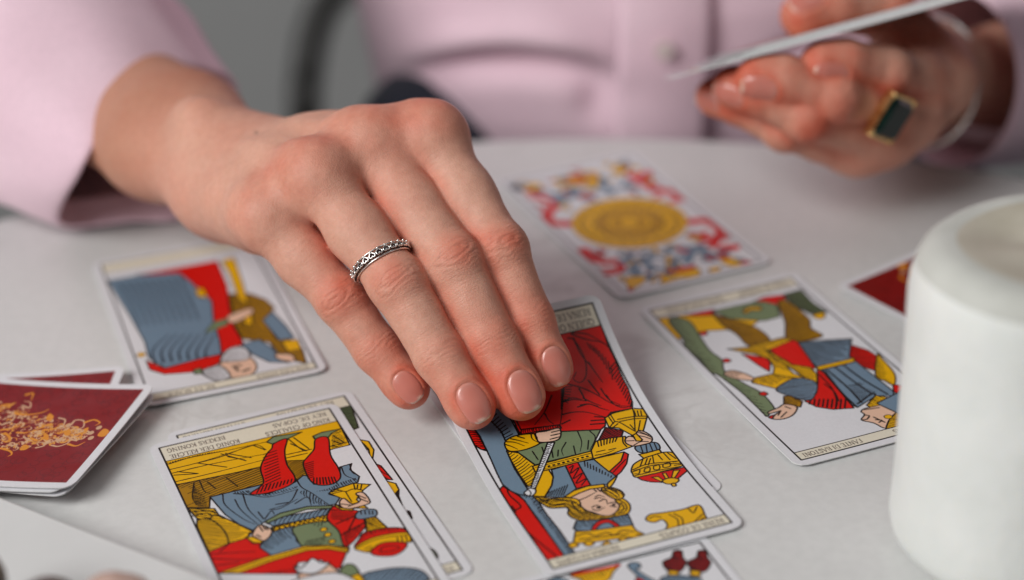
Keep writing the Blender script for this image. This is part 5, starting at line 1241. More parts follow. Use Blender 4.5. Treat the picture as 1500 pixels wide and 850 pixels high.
  ('l','k',[(3.9,21.8),(10.9,24.2)],{'w': 0.36,'w2': 0.25}),
  ('l','k',[(5.4,20.2),(11.3,24.2)],{'w': 0.36,'w2': 0.25}),
  ('l','k',[(21.3,15.8),(27.7,23.4)],{'w': 0.36,'w2': 0.25}),
  ('l','k',[(22.7,16.0),(29.8,22.3)],{'w': 0.36,'w2': 0.25}),
  ('l','k',[(22.9,18.4),(27.4,22.8)],{'w': 0.36,'w2': 0.25}),
  ('l','k',[(32.5,15.2),(35.3,19.6)],{'w': 0.36,'w2': 0.25}),
  ('l','k',[(44.3,16.3),(46.8,25.5),(48.9,25.6)],{'w': 0.36,'w2': 0.25}),
  ('l','k',[(44.2,19.6),(47.6,25.9)],{'w': 0.36,'w2': 0.25}),
  ('l','k',[(46.2,16.3),(48.8,25.1)],{'w': 0.36,'w2': 0.25}),
  ('l','k',[(41.1,25.6),(49.5,25.9)],{'w': 0.36,'w2': 0.25}),
  ('l','k',[(40.5,27.6),(47.5,27.7)],{'w': 0.36,'w2': 0.25}),
  ('l','k',[(55.8,27.0),(62.1,26.7)],{'w': 0.36,'w2': 0.25}),
  ('l','k',[(58.7,20.8),(60.7,26.5)],{'w': 0.36,'w2': 0.25}),
  ('l','k',[(57.4,23.5),(59.6,26.9)],{'w': 0.36,'w2': 0.25}),
  ('l','k',[(10.7,28.5),(10.7,35.6),(12.1,37.3)],{'w': 0.36,'w2': 0.25}),
  ('l','k',[(8.7,29.4),(6.3,37.0),(6.4,42.2)],{'w': 0.36,'w2': 0.25}),
  ('l','k',[(12.9,30.5),(14.4,35.6)],{'w': 0.36,'w2': 0.25}),
  ('l','k',[(19.2,30.8),(21.2,37.1)],{'w': 0.36,'w2': 0.25}),
  ('l','k',[(40.7,31.9),(42.3,39.0)],{'w': 0.36,'w2': 0.25}),
  ('h',(100,0.8,{'length': 1.0}),[(3.4,13.3),(16.4,13.0),(23.5,14.5),(11.6,13.7),(3.7,14.9)]),
  ('h',(30,0.7),[(8.3,31.0),(10.3,37.2),(9.8,44.7),(6.6,43.2),(6.3,37.0)]),
  ('h',(150,0.9),[(44.8,32.0),(41.9,32.4),(39.4,37.6),(40.1,42.4),(43.1,39.3)]),
  ('h',(15,0.8),[(58.7,19.3),(61.9,18.9),(61.9,28.0),(55.8,28.4)]),
  ('p','d',[(39.6,29.1),(45.3,31.3),(43.9,42.9),(41.8,40.5),(39.0,42.3)],{'h': [(150,0.9)],'w': 0.3}),
  ('p','g',[(37.1,15.1),(40.0,12.9),(49.7,14.1),(43.8,16.3),(38.4,17.0)]),
  ('p','g',[(52.4,18.2),(56.0,17.1),(62.3,17.8),(58.8,19.1),(56.7,21.4),(52.4,20.3)]),
  ('p','b',[(11.5,39.5),(20.1,39.6),(29.0,39.6),(24.1,43.4),(29.3,45.8),(38.8,42.9),(42.4,40.1),(44.1,41.4),(44.1,46.7),(47.6,48.8),(52.7,47.2),(54.9,40.4),(59.0,40.1),(57.4,43.4),(58.9,48.6),(57.4,51.6),(48.3,52.4),(46.8,54.5),(49.6,57.5),(47.1,60.7),(34.6,58.9),(24.4,60.1),(21.3,62.3),(19.0,63.6),(15.9,58.5),(13.4,51.5)]),
  ('l','k',[(15.6,39.7),(14.8,46.2),(17.9,56.1),(20.6,60.7)],{'w': 0.38,'w2': 0.2}),
  ('l','k',[(21.5,42.9),(20.9,51.6),(22.8,60.9)],{'w': 0.38,'w2': 0.2}),
  ('l','k',[(18.4,44.4),(18.7,51.4),(21.4,61.1)],{'w': 0.38,'w2': 0.2}),
  ('l','k',[(18.9,40.8),(23.5,43.8),(28.8,47.6),(38.4,47.3)],{'w': 0.38,'w2': 0.2}),
  ('l','k',[(38.4,47.3),(33.9,53.4),(26.8,54.8)],{'w': 0.38,'w2': 0.2}),
  ('l','k',[(27.3,54.6),(30.1,55.5),(36.8,52.7)],{'w': 0.38,'w2': 0.2}),
  ('l','k',[(39.7,41.3),(40.0,46.8),(41.9,51.1),(45.0,60.2)],{'w': 0.38,'w2': 0.2}),
  ('l','k',[(55.3,40.6),(55.0,45.9),(57.1,49.5)],{'w': 0.38,'w2': 0.2}),
  ('l','k',[(58.3,40.2),(57.6,45.3),(58.7,47.6)],{'w': 0.38,'w2': 0.2}),
  ('l','k',[(46.8,54.5),(50.3,53.4),(57.4,51.4)],{'w': 0.38,'w2': 0.2}),
  ('l','k',[(24.2,59.1),(27.4,55.5),(27.6,58.1)],{'w': 0.38,'w2': 0.2}),
  ('l','k',[(29.6,52.7),(33.5,53.3)],{'w': 0.38,'w2': 0.2}),
  ('l','k',[(23.3,54.4),(23.8,58.9)],{'w': 0.38,'w2': 0.2}),
  ('l','k',[(35.3,54.9),(40.0,52.9),(39.8,57.9)],{'w': 0.38,'w2': 0.2}),
  ('h',(70,0.85,{'length': 0.75}),[(25.1,44.6),(28.8,47.6),(38.4,47.3),(39.0,45.4),(29.3,45.7)]),
  ('h',(105,0.9),[(38.5,48.7),(41.1,49.0),(44.7,59.8),(41.0,58.5),(39.5,54.4)]),
  ('h',(80,0.9),[(43.3,50.9),(50.3,53.4),(57.4,51.4),(57.8,48.9),(52.6,49.2),(47.4,51.1)]),
  ('h',(70,0.8),[(19.1,40.0),(24.2,41.1),(24.0,43.5),(20.3,42.1)]),
  ('s','r',[(39.0,17.2),(43.9,16.0),(41.2,22.9),(39.5,31.3),(39.1,42.1),(30.8,45.2),(23.8,43.4),(29.3,39.1),(30.9,30.0),(34.9,22.7),(37.6,19.8)]),
  ('s','r',[(52.7,20.4),(56.7,21.3),(54.3,31.9),(54.2,41.0),(53.0,46.7),(49.4,49.1),(45.2,47.6),(43.6,43.1),(44.4,33.6),(46.8,30.2),(50.3,26.3)]),
  ('l','k',[(33.8,22.2),(38.7,21.7)],{'w': 0.32,'w2': 0.1}),
  ('l','k',[(33.5,24.1),(38.3,23.4)],{'w': 0.32,'w2': 0.1}),
  ('l','k',[(33.1,25.9),(38.0,25.1)],{'w': 0.32,'w2': 0.1}),
  ('l','k',[(32.8,27.8),(37.7,26.8)],{'w': 0.32,'w2': 0.1}),
  ('l','k',[(32.4,29.6),(37.3,28.4)],{'w': 0.32,'w2': 0.1}),
  ('l','k',[(32.0,31.4),(37.0,30.1)],{'w': 0.32,'w2': 0.1}),
  ('l','k',[(31.5,33.2),(36.6,31.8)],{'w': 0.32,'w2': 0.1}),
  ('l','k',[(31.1,35.0),(36.3,33.4)],{'w': 0.32,'w2': 0.1}),
  ('l','k',[(30.7,36.7),(36.0,35.1)],{'w': 0.32,'w2': 0.1}),
  ('l','k',[(30.2,38.5),(35.6,36.7)],{'w': 0.32,'w2': 0.1}),
  ('l','k',[(29.7,40.2),(35.3,38.4)],{'w': 0.32,'w2': 0.1}),
  ('l','k',[(25.8,43.8),(27.9,40.4)],{'w': 0.36,'w2': 0.12}),
  ('l','k',[(27.1,43.7),(29.0,40.4)],{'w': 0.36,'w2': 0.12}),
  ('l','k',[(28.4,43.6),(30.2,40.4)],{'w': 0.36,'w2': 0.12}),
  ('l','k',[(29.7,43.5),(31.4,40.4)],{'w': 0.36,'w2': 0.12}),
  ('l','k',[(31.0,43.4),(32.6,40.5)],{'w': 0.36,'w2': 0.12}),
  ('l','k',[(32.3,43.3),(33.8,40.5)],{'w': 0.36,'w2': 0.12}),
  ('l','k',[(33.6,43.2),(35.0,40.5)],{'w': 0.36,'w2': 0.12}),
  ('l','k',[(35.0,42.7),(36.1,40.5)],{'w': 0.36,'w2': 0.12}),
  ('l','k',[(36.3,42.6),(37.3,40.6)],{'w': 0.36,'w2': 0.12}),
  ('l','k',[(37.6,42.5),(38.5,40.6)],{'w': 0.36,'w2': 0.12}),
  ('l','k',[(44.8,33.8),(47.9,33.4)],{'w': 0.32,'w2': 0.1}),
  ('l','k',[(44.7,34.9),(47.6,34.6)],{'w': 0.32,'w2': 0.1}),
  ('l','k',[(44.5,36.0),(47.2,35.7)],{'w': 0.32,'w2': 0.1}),
  ('l','k',[(44.3,37.1),(46.9,36.8)],{'w': 0.32,'w2': 0.1}),
  ('l','k',[(44.1,38.2),(46.6,37.9)],{'w': 0.32,'w2': 0.1}),
  ('l','k',[(43.9,39.3),(46.2,39.0)],{'w': 0.32,'w2': 0.1}),
  ('l','k',[(43.7,40.4),(45.9,40.1)],{'w': 0.32,'w2': 0.1}),
  ('l','k',[(43.5,41.4),(45.6,41.2)],{'w': 0.32,'w2': 0.1}),
  ('l','k',[(43.4,42.5),(45.2,42.3)],{'w': 0.32,'w2': 0.1}),
  ('l','k',[(44.0,46.4),(45.2,43.0)],{'w': 0.36,'w2': 0.12}),
  ('l','k',[(45.0,46.9),(46.1,43.4)],{'w': 0.36,'w2': 0.12}),
  ('l','k',[(46.0,47.4),(47.0,43.7)],{'w': 0.36,'w2': 0.12}),
  ('l','k',[(47.0,47.9),(47.9,44.0)],{'w': 0.36,'w2': 0.12}),
  ('l','k',[(48.0,48.3),(48.7,44.3)],{'w': 0.36,'w2': 0.12}),
  ('l','k',[(49.0,48.8),(49.6,44.6)],{'w': 0.36,'w2': 0.12}),
  ('l','k',[(50.0,49.3),(50.5,45.0)],{'w': 0.36,'w2': 0.12}),
  ('l','k',[(51.0,49.7),(51.3,45.3)],{'w': 0.36,'w2': 0.12}),
  ('p','y',[(3.4,43.0),(11.1,46.6),(11.4,50.5),(18.8,64.2),(16.3,67.0),(10.1,67.4),(3.5,69.4),(3.6,53.6),(4.7,49.9)],{'h': [(35,1.0)]}),
  ('l','k',[(4.6,50.3),(8.1,51.5),(10.2,56.7),(10.9,62.7),(10.3,67.3)],{'w': 0.42}),
  ('l','k',[(3.4,45.1),(9.2,47.0),(10.8,49.4)],{'w': 0.42}),
  ('l','k',[(3.7,47.8),(8.0,48.1),(9.6,50.6)],{'w': 0.42}),
  ('l','k',[(8.4,51.7),(10.2,50.0),(12.8,53.7)],{'w': 0.42}),
  ('l','k',[(16.3,66.9),(17.9,64.4)],{'w': 0.42}),
  ('p','b',[(23.9,61.6),(29.6,60.3),(45.4,62.2),(42.9,65.5),(25.5,64.0)],{'h': [(130,1.3)]}),
  ('p','g',[(23.7,60.6),(29.4,58.1),(38.4,58.1),(45.8,61.0),(45.3,62.4),(37.9,59.7),(29.6,60.5),(24.3,61.8)]),
  ('p','y',[(24.9,64.5),(42.9,65.3),(42.2,68.5),(24.5,67.1)],{'h': [(50,1.3,{'w': 0.4}),(120,1.3,{'w': 0.4})]}),
  ('s','b',[(24.4,67.2),(31.6,67.5),(29.9,74.9),(30.9,78.7),(20.7,79.5),(18.6,73.7),(21.5,70.1)],{'h': [(80,1.0,{'length': 0.55})]}),
  ('s','g',[(31.4,67.4),(42.2,69.1),(43.4,75.5),(43.1,84.4),(36.0,80.7),(30.9,78.7),(30.3,73.4)]),
  ('h',(75,0.85),[(32.2,75.9),(38.6,76.5),(37.7,80.9),(31.7,78.9)]),
  ('h',(120,1),[(36.7,68.2),(41.3,69.1),(38.0,71.3)]),
  ('o','y',[(39.4,72.6),(1.1,1.0)],{'w': 0.35}),
  ('o','y',[(39.7,75.9),(1.1,1.0)],{'w': 0.35}),
  ('o','y',[(39.8,79.9),(1.1,1.0)],{'w': 0.35}),
  ('s','r',[(47.0,61.1),(49.8,65.2),(52.8,68.3),(52.2,74.7),(50.6,78.0),(42.9,84.5),(43.4,75.5),(42.2,69.1),(42.9,65.3)]),
  ('h',(20,0.8),[(45.0,62.9),(49.7,65.5),(52.8,68.3),(47.7,71.7),(43.1,67.9)]),
  ('h',(60,0.8),[(44.3,76.7),(51.7,74.4),(50.6,78.0),(43.2,84.3)]),
  ('l','k',[(43.7,71.5),(48.1,70.3),(52.0,69.6)],{'w': 0.4}),
  ('l','k',[(46.5,76.1),(50.3,70.5)],{'w': 0.4}),
  ('l','k',[(43.5,77.9),(51.9,74.5)],{'w': 0.4}),
  ('p','r',[(3.4,69.3),(10.1,67.4),(16.3,66.9),(19.6,71.0),(18.6,73.7),(20.7,79.5),(31.3,78.9),(36.1,80.3),(43.7,84.9),(37.7,94.7),(36.3,93.6),(33.8,87.8),(26.9,86.2),(25.0,91.8),(3.0,81.2)]),
  ('l','k',[(6.7,70.4),(10.5,67.4)],{'w': 0.36,'w2': 0.2}),
  ('l','k',[(3.2,70.4),(9.2,72.4),(16.7,75.1)],{'w': 0.36,'w2': 0.2}),
  ('l','k',[(3.1,72.7),(10.9,77.2),(18.8,80.0)],{'w': 0.36,'w2': 0.2}),
  ('l','k',[(16.6,67.4),(17.1,70.5),(18.8,72.1)],{'w': 0.36,'w2': 0.2}),
  ('l','k',[(4.1,77.1),(10.6,78.5)],{'w': 0.36,'w2': 0.2}),
  ('h',(85,0.9,{'length': 0.6}),[(15.1,86.9),(25.7,88.7),(24.8,91.8)]),
  ('p','y',[(3.5,81.3),(19.0,79.3),(31.3,78.7),(38.4,81.4),(43.5,85.8),(42.6,87.7),(37.4,83.3),(31.4,81.3),(19.0,82.2),(9.1,83.9)]),
  ('l','k',[(6.2,82.3),(19.4,80.9),(31.4,80.0),(38.1,82.4),(42.9,86.7)],{'w': 0.3}),
  ('s','f',[(20.5,62.5),(22.5,62.0),(24.5,65.8),(22.9,69.2),(20.1,70.5),(18.0,66.9)]),
  ('l','k',[(21.5,62.4),(21.8,65.4)],{'w': 0.38}),
  ('l','k',[(22.5,62.2),(22.8,65.0)],{'w': 0.38}),
  ('l','k',[(23.3,63.2),(23.5,65.4)],{'w': 0.38}),
  ('l','k',[(18.5,67.1),(19.3,68.7)],{'w': 0.38}),
  ('l','k',[(19.5,66.4),(20.3,68.3)],{'w': 0.38}),
  ('p','y',[(16.0,66.4),(18.1,66.9),(20.3,70.6),(19.5,71.4),(17.2,70.1)]),
  ('p','y',[(46.9,53.7),(50.2,52.4),(56.0,51.6),(60.7,54.6),(57.5,56.8),(53.9,61.1),(55.6,67.2),(51.9,65.5),(51.0,61.5),(49.7,58.3)]),
  ('l','k',[(50.0,52.8),(52.1,55.1),(54.9,54.8),(57.5,56.8)],{'w': 0.36}),
  ('l','k',[(52.1,55.1),(52.1,61.5)],{'w': 0.36}),
  ('l','k',[(55.9,51.8),(55.3,55.3)],{'w': 0.36}),
  ('l','k',[(56.9,53.0),(56.0,55.2)],{'w': 0.36}),
  ('l','k',[(58.1,53.5),(56.9,56.0)],{'w': 0.36}),
  ('l','k',[(48.0,53.6),(50.7,53.6)],{'w': 0.36}),
  ('l','k',[(47.5,54.5),(50.9,54.5)],{'w': 0.36}),
  ('s','f',[(48.6,59.9),(50.5,58.7),(51.9,62.8),(55.0,61.8),(54.8,57.7),(57.1,58.1),(57.6,63.0),(56.4,65.0),(50.2,65.1),(48.2,62.9)]),
  ('l','k',[(54.9,58.6),(56.8,61.6)],{'w': 0.36}),
  ('l','k',[(54.4,60.1),(56.8,63.8)],{'w': 0.36}),
  ('l','k',[(48.7,61.3),(51.3,63.3)],{'w': 0.36}),
  ('l','k',[(50.3,63.7),(54.1,62.9)],{'w': 0.36}),
  ('p','y',[(47.1,60.5),(47.7,63.2),(50.4,65.3),(51.8,65.2),(50.7,66.4),(47.7,64.6),(46.5,62.1)]),
  ('s','b',[(50.7,69.6),(53.1,67.5),(57.3,68.7),(57.3,71.6),(55.5,72.7),(51.2,71.9)]),
  ('l','k',[(53.1,67.7),(52.7,69.6)],{'w': 0.34}),
  ('l','k',[(54.3,68.3),(53.9,70.1)],{'w': 0.34}),
  ('l','k',[(55.5,68.8),(55.1,70.7)],{'w': 0.34}),
  ('l','k',[(56.5,69.3),(56.0,71.1)],{'w': 0.34}),
  ('p','y',[(53.1,72.4),(56.3,72.8),(57.7,79.8),(51.0,80.0)],{'h': [(60,0.7)]}),
  ('s','r',[(50.0,79.8),(54.0,79.6),(58.3,80.4),(62.2,82.6),(62.6,85.3),(54.8,84.1),(45.6,85.8),(47.8,82.4)],{'h': [(95,0.9,{'length': 0.5})]}),
  ('s','y',[(45.6,85.8),(52.8,83.3),(62.5,85.2),(62.2,89.9),(61.1,90.4),(55.7,88.1),(49.5,90.6),(45.9,88.1)]),
  ('l','k',[(46.0,86.4),(53.3,84.6),(62.9,86.6)],{'w': 0.3}),
  ('l','k',[(58.9,86.4),(58.3,88.9)],{'w': 0.32}),
  ('l','k',[(60.2,86.6),(59.6,89.5)],{'w': 0.32}),
  ('l','k',[(61.5,86.8),(61.1,89.8)],{'w': 0.32}),
  ('l','k',[(47.7,88.0),(50.1,87.5)],{'w': 0.32}),
  ('l','k',[(48.2,89.4),(51.1,88.4)],{'w': 0.32}),
  ('s','r',[(48.9,90.5),(52.2,87.7),(55.8,87.7),(60.3,90.3),(59.0,93.2),(55.0,95.1),(50.4,93.3)]),
  ('l','k',[(51.5,91.3),(53.4,89.4),(57.0,90.6),(57.3,92.4),(54.1,92.5),(51.7,91.8)],{'w': 0.3}),
  ('p','f',[(25.4,92.0),(32.7,92.7),(35.5,90.6),(36.8,95.4),(34.7,103.5),(23.7,98.4)]),
  ('s','w',[(25.7,87.3),(26.8,89.4),(29.5,87.5),(31.8,85.9),(33.4,89.2),(35.7,90.3),(32.7,92.9),(29.4,93.7),(26.2,91.6),(25.3,89.4)],{'w': 0.5}),
  ('s','g',[(37.0,96.6),(39.8,93.5),(42.1,94.6),(42.3,99.9),(39.8,102.9),(36.8,101.5)]),
  ('s','b',[(42.5,100.7),(48.9,100.4),(55.2,102.2),(59.9,106.1),(60.3,112.4),(55.7,113.2),(40.8,106.4)],{'h': [(140,1.4,{'length': 0.8})]}),
  ('p','y',[(35.9,100.3),(42.2,99.4),(42.7,103.4),(40.1,106.0),(34.9,103.6)]),
  ('p','r',[(6,95),(30,95),(40,112),(6,112)]),
  ('s','w',[(20,96),(36,96),(40,108),(24,111)]),
 ],
 'staves_knave': [
  ('p','y',[(2.1,10.2),(13.4,11.7),(23.8,15.6),(27.3,20.8),(36.9,27.0),(31.6,29.5),(23.3,28.3),(15.8,25.8),(12.4,25.8),(5.3,26.9),(2.0,26.8)]),
  ('p','g',[(24.7,13.3),(41.8,13.7),(49.6,15.8),(44.6,27.8),(38.1,28.1),(27.2,21.0)]),
  ('p',(0.33,0.39,0.27),[(54.1,13.4),(61.6,13.1),(60.6,23.6),(61.8,32.5),(55.6,31.2),(52.8,22.1)],{'h': [(30,1.1)]}),
  ('s','y',[(34.2,18.3),(37.5,16.4),(41.9,17.9),(40.6,20.3),(37.2,19.2),(34.8,20.4)],{'h': [(60,0.9)]}),
  ('s','y',[(55.6,32.3),(60.2,32.3),(59.1,35.2),(56.5,35.7)]),
  ('p','r',[(12.8,11.7),(25.4,12.5),(23.1,16.4),(17.1,14.3)]),
  ('p','r',[(41.2,13.4),(46.7,12.2),(53.9,13.8),(52.4,18.4),(47.9,19.4),(45.0,15.3)]),
  ('s','d',[(23.6,14.3),(25.8,19.3),(31.0,26.5),(33.4,33.6),(32.7,41.4),(24.4,42.0),(24.2,33.1),(22.8,25.0)],{'h': [(20,0.9)]}),
  ('s','d',[(48.9,18.4),(52.6,18.4),(53.5,33.0),(50.6,40.0),(51.3,47.1),(42.1,47.1),(39.1,42.3),(44.3,32.1)],{'h': [(-15,0.9)]}),
  ('p','r',[(19.2,45.6),(25.6,52.0),(25.6,55.2),(22.0,61.2),(20.6,55.2)]),
  ('p','r',[(29.7,46.4),(40.6,44.8),(41.5,47.7),(37.7,65.9),(36.4,65.8),(31.3,60.4),(29.6,52.6)]),
  ('p','y',[(16.1,40.6),(23.6,42.5),(29.0,41.6),(38.4,41.7),(40.4,44.7),(29.2,47.4),(29.4,53.0),(28.9,65.6),(31.3,71.0),(27.3,70.4),(21.5,64.4),(24.9,59.2),(26.2,52.9),(23.0,47.7)],{'h': [(75,0.9,{'length': 0.8})]}),
  ('s','g',[(6.8,12.5),(10.0,11.8),(12.7,15.4),(13.0,20.2),(11.5,28.6),(10.1,39.0),(10.8,47.0),(8.1,54.2),(10.3,65.3),(12.5,73.1),(11.4,84.3),(8.6,86.1),(6.5,87.5),(6.5,84.1),(6.5,70.6),(5.5,61.4),(4.5,55.1),(3.0,52.8),(3.9,43.6),(3.4,38.8),(2.6,35.6),(4.9,27.6),(5.6,17.2)],{'h': [(55,1.4,{'length': 0.55})]}),
  ('s','r',[(12.2,26.2),(14.4,25.4),(15.0,27.6),(13.0,28.2)]),
  ('s','r',[(10.7,47.2),(12.8,46.5),(13.5,48.5),(11.5,49.0)]),
  ('s','r',[(11.4,73.1),(13.5,72.4),(14.1,74.4),(12.2,74.8)]),
  ('s','r',[(6.9,88.2),(8.8,87.6),(9.7,88.3),(7.6,89.7)]),
  ('p','r',[(37.9,66.6),(38.8,71.2),(36.7,86.7),(35.6,95.3),(28.8,93.0),(24.7,89.1),(23.1,84.1),(29.3,81.1),(33.5,74.9)]),
  ('l','k',[(23.5,86.5),(25.5,83.8)],{'w': 0.5,'w2': 0.15}),
  ('l','k',[(24.6,87.6),(26.8,84.4)],{'w': 0.5,'w2': 0.15}),
  ('l','k',[(25.6,88.7),(28.2,85.1)],{'w': 0.5,'w2': 0.15}),
  ('l','k',[(26.7,89.8),(29.5,85.7)],{'w': 0.5,'w2': 0.15}),
  ('l','k',[(27.7,90.9),(30.8,86.4)],{'w': 0.5,'w2': 0.15}),
  ('l','k',[(29.0,91.7),(32.2,87.0)],{'w': 0.5,'w2': 0.15}),
  ('l','k',[(30.2,92.5),(33.5,87.6)],{'w': 0.5,'w2': 0.15}),
  ('l','k',[(31.4,93.3),(34.8,88.3)],{'w': 0.5,'w2': 0.15}),
  ('l','k',[(32.7,94.1),(36.2,88.9)],{'w': 0.5,'w2': 0.15}),
  ('l','k',[(36.6,70.2),(35.8,80.1),(32.8,88.8),(29.9,92.9)],{'w': 0.45}),
  ('l','k',[(35.0,76.7),(35.2,82.9),(33.4,89.1)],{'w': 0.45}),
  ('p','r',[(57.1,56.9),(60.5,63.3),(61.2,69.1),(55.4,77.4),(53.0,73.0),(51.6,68.1),(52.3,63.9)],{'h': [(25,1.0)]}),
  ('p','y',[(28.2,46.2),(31.1,56.9),(31.5,60.1),(36.5,64.8),(35.9,69.8),(33.2,75.0),(30.8,71.0),(30.0,62.7),(27.7,54.1)],{'h': [(60,0.9)]}),
  ('p','b',[(41.1,47.3),(51.0,50.1),(59.6,53.4),(52.3,64.1),(52.7,66.3),(38.1,65.8),(38.8,60.6)],{'h': [(62,1.3,{'w': 0.55,'length': 0.95})]}),
  ('p','b',[(38.8,67.9),(52.6,68.2),(53.3,91.7),(51.8,94.2),(46.4,91.6),(36.8,95.5),(36.0,93.3)]),
  ('l','k',[(40.6,68.9),(40.8,82.5),(39.8,93.2)],{'w': 0.6}),
  ('l','k',[(44.1,68.5),(44.8,80.4),(45.9,90.1)],{'w': 0.6}),
  ('l','k',[(47.4,68.5),(48.3,80.0),(50.5,92.3)],{'w': 0.6}),
  ('l','k',[(39.5,68.9),(37.3,83.9),(36.8,94.7)],{'w': 0.6}),
  ('l','k',[(46.4,91.6),(46.2,89.7),(38.1,93.4)],{'w': 0.6}),
  ('h',(15,1.1,{'w': 0.4}),[(41.7,81.0),(46.9,81.4),(48.0,91.1),(45.0,90.7),(39.8,93.2)]),
  ('p','y',[(38.0,65.2),(53.1,65.7),(52.4,68.0),(38.2,67.5)]),
  ('p','y',[(14.1,62.6),(21.9,62.8),(25.6,66.7),(29.0,69.4),(18.6,72.6),(12.9,65.5)],{'h': [(80,0.9,{'length': 0.7})]}),
  ('s','b',[(18.4,72.5),(27.6,68.9),(32.1,72.5),(32.4,76.4),(28.5,81.7),(24.4,84.1),(19.5,77.8)],{'h': [(8,1.0)]}),
  ('p','d',[(18.3,78.0),(20.5,78.7),(22.3,83.8),(19.8,86.9),(15.8,82.6)],{'h': [(80,0.8)]}),
  ('s','f',[(7.4,55.2),(10.6,54.7),(13.5,58.2),(15.0,62.8),(13.3,63.8),(9.5,60.9),(6.9,57.4)]),
  ('l','k',[(7.9,55.7),(11.3,58.4)],{'w': 0.36}),
  ('l','k',[(7.1,56.7),(10.3,59.7)],{'w': 0.36}),
  ('l','k',[(8.7,54.7),(12.6,58.0)],{'w': 0.36}),
  ('s','f',[(16.0,82.9),(18.8,86.2),(15.2,90.2),(10.9,91.3),(7.7,89.9),(9.6,87.7),(12.6,86.2),(8.4,86.2),(8.5,85.0),(12.9,84.0)],{'w': 0.5}),
  ('l','k',[(12.7,86.1),(10.4,88.4)],{'w': 0.4}),
  ('l','k',[(14.0,87.7),(10.6,90.0)],{'w': 0.4}),
  ('l','k',[(15.3,84.3),(16.3,86.3)],{'w': 0.4}),
  ('s','y',[(61.8,67.2),(61.7,70.7),(60.0,81.5),(55.8,88.0),(54.4,84.2),(53.6,79.6)],{'h': [(50,1.0,{'length': 0.6})]}),
  ('p','r',[(55.6,87.6),(58.4,90.0),(54.0,97.0),(53.3,91.7)]),
  ('p','y',[(40.3,95.6),(46.4,91.3),(50.9,95.6),(51.8,99.0),(40.7,97.8)],{'h': [(70,1.0,{'length': 0.6})]}),
  ('s','f',[(39.4,97.2),(44.6,97.5),(49.1,98.1),(49.4,102.8),(44.3,111.0),(38.2,111.4),(36.4,106.7),(33.8,103.2),(36.5,100.7),(36.5,98.5),(37.8,97.4)]),
  ('l','k',[(37.7,97.6),(40.0,98.2)],{'w': 0.45}),
  ('l','k',[(36.2,100.8),(37.5,101.9),(35.7,103.5),(34.3,103.3)],{'w': 0.45}),
  ('l','k',[(38.1,105.1),(39.7,106.4),(38.2,107.1)],{'w': 0.45}),
  ('l','k',[(38.4,103.3),(39.9,107.9)],{'w': 0.45}),
  ('l','k',[(40.0,98.2),(43.3,98.8)],{'w': 0.45}),
  ('s','y',[(38.5,111.0),(43.7,105.9),(48.5,104.3),(44.9,114.1),(40.6,116.8),(38.0,113.5)],{'h': [(40,0.9)]}),
  ('o','y',[(42.8,105.3),(1.4,1.3)]),
  ('p','b',[(44,96),(58,92),(60,104),(48,108)]),
 ],
 'swords_king': [
  ('p','r',[(15.1,17.0),(47.1,17.2),(46.4,39.7),(43.8,56.4),(41.8,72.7),(42.5,87.9),(34.8,91.1),(31.4,92.9),(33.6,82.5),(37.8,46.8),(34.8,34.7)]),
  ('p','y',[(33.2,38.6),(37.3,37.6),(37.5,44.9),(32.7,45.5)]),
  ('p','b',[(3.6,17.6),(15.8,17.7),(31.0,21.6),(34.4,32.4),(33.9,43.3),(38.4,48.8),(35.8,65.1),(34.7,81.4),(33.2,92.1),(25.7,92.4),(12.1,94.5),(8.0,84.9),(8.7,72.0),(6.9,47.6)]),
  ('l','n',[(7.4,21.1),(9.0,41.6),(9.5,59.0)],{'w': 1.0,'w2': 0.4}),
  ('l','n',[(10.3,21.6),(11.8,42.7),(12.1,59.4)],{'w': 1.0,'w2': 0.4}),
  ('l','n',[(13.2,22.1),(14.5,43.9),(14.8,59.9)],{'w': 1.0,'w2': 0.4}),
  ('l','n',[(16.1,22.6),(17.2,45.0),(17.4,60.3)],{'w': 1.0,'w2': 0.4}),
  ('l','n',[(19.0,23.1),(19.9,46.2),(20.1,60.8)],{'w': 1.0,'w2': 0.4}),
  ('l','n',[(21.9,23.7),(22.6,47.4),(22.7,61.2)],{'w': 1.0,'w2': 0.4}),
  ('l','n',[(24.8,24.2),(25.3,48.5),(25.4,61.7)],{'w': 1.0,'w2': 0.4}),
  ('l','n',[(27.7,24.7),(28.0,49.7),(28.0,62.1)],{'w': 1.0,'w2': 0.4}),
  ('l','n',[(30.6,25.2),(30.8,50.8),(30.7,62.6)],{'w': 1.0,'w2': 0.4}),
  ('l','n',[(9.3,89.9),(10.4,79.2),(18.2,69.4)],{'w': 1.1,'w2': 0.4}),
  ('l','n',[(12.3,90.2),(13.5,80.5),(20.8,70.5)],{'w': 1.1,'w2': 0.4}),
  ('l','n',[(15.3,90.5),(16.5,81.8),(23.5,71.6)],{'w': 1.1,'w2': 0.4}),
  ('l','n',[(18.3,90.8),(19.5,83.0),(26.1,72.7)],{'w': 1.1,'w2': 0.4}),
  ('l','n',[(21.3,91.2),(22.5,84.3),(28.7,73.9)],{'w': 1.1,'w2': 0.4}),
  ('l','n',[(24.4,91.5),(25.5,85.6),(31.4,75.0)],{'w': 1.1,'w2': 0.4}),
  ('l','n',[(27.4,91.8),(28.5,86.9),(34.0,76.1)],{'w': 1.1,'w2': 0.4}),
  ('p','r',[(6.7,86.1),(12.0,94.8),(25.7,92.4),(33.3,92.4),(30.9,99.0),(22.3,101.9),(11.2,99.2),(6.8,93.8)]),
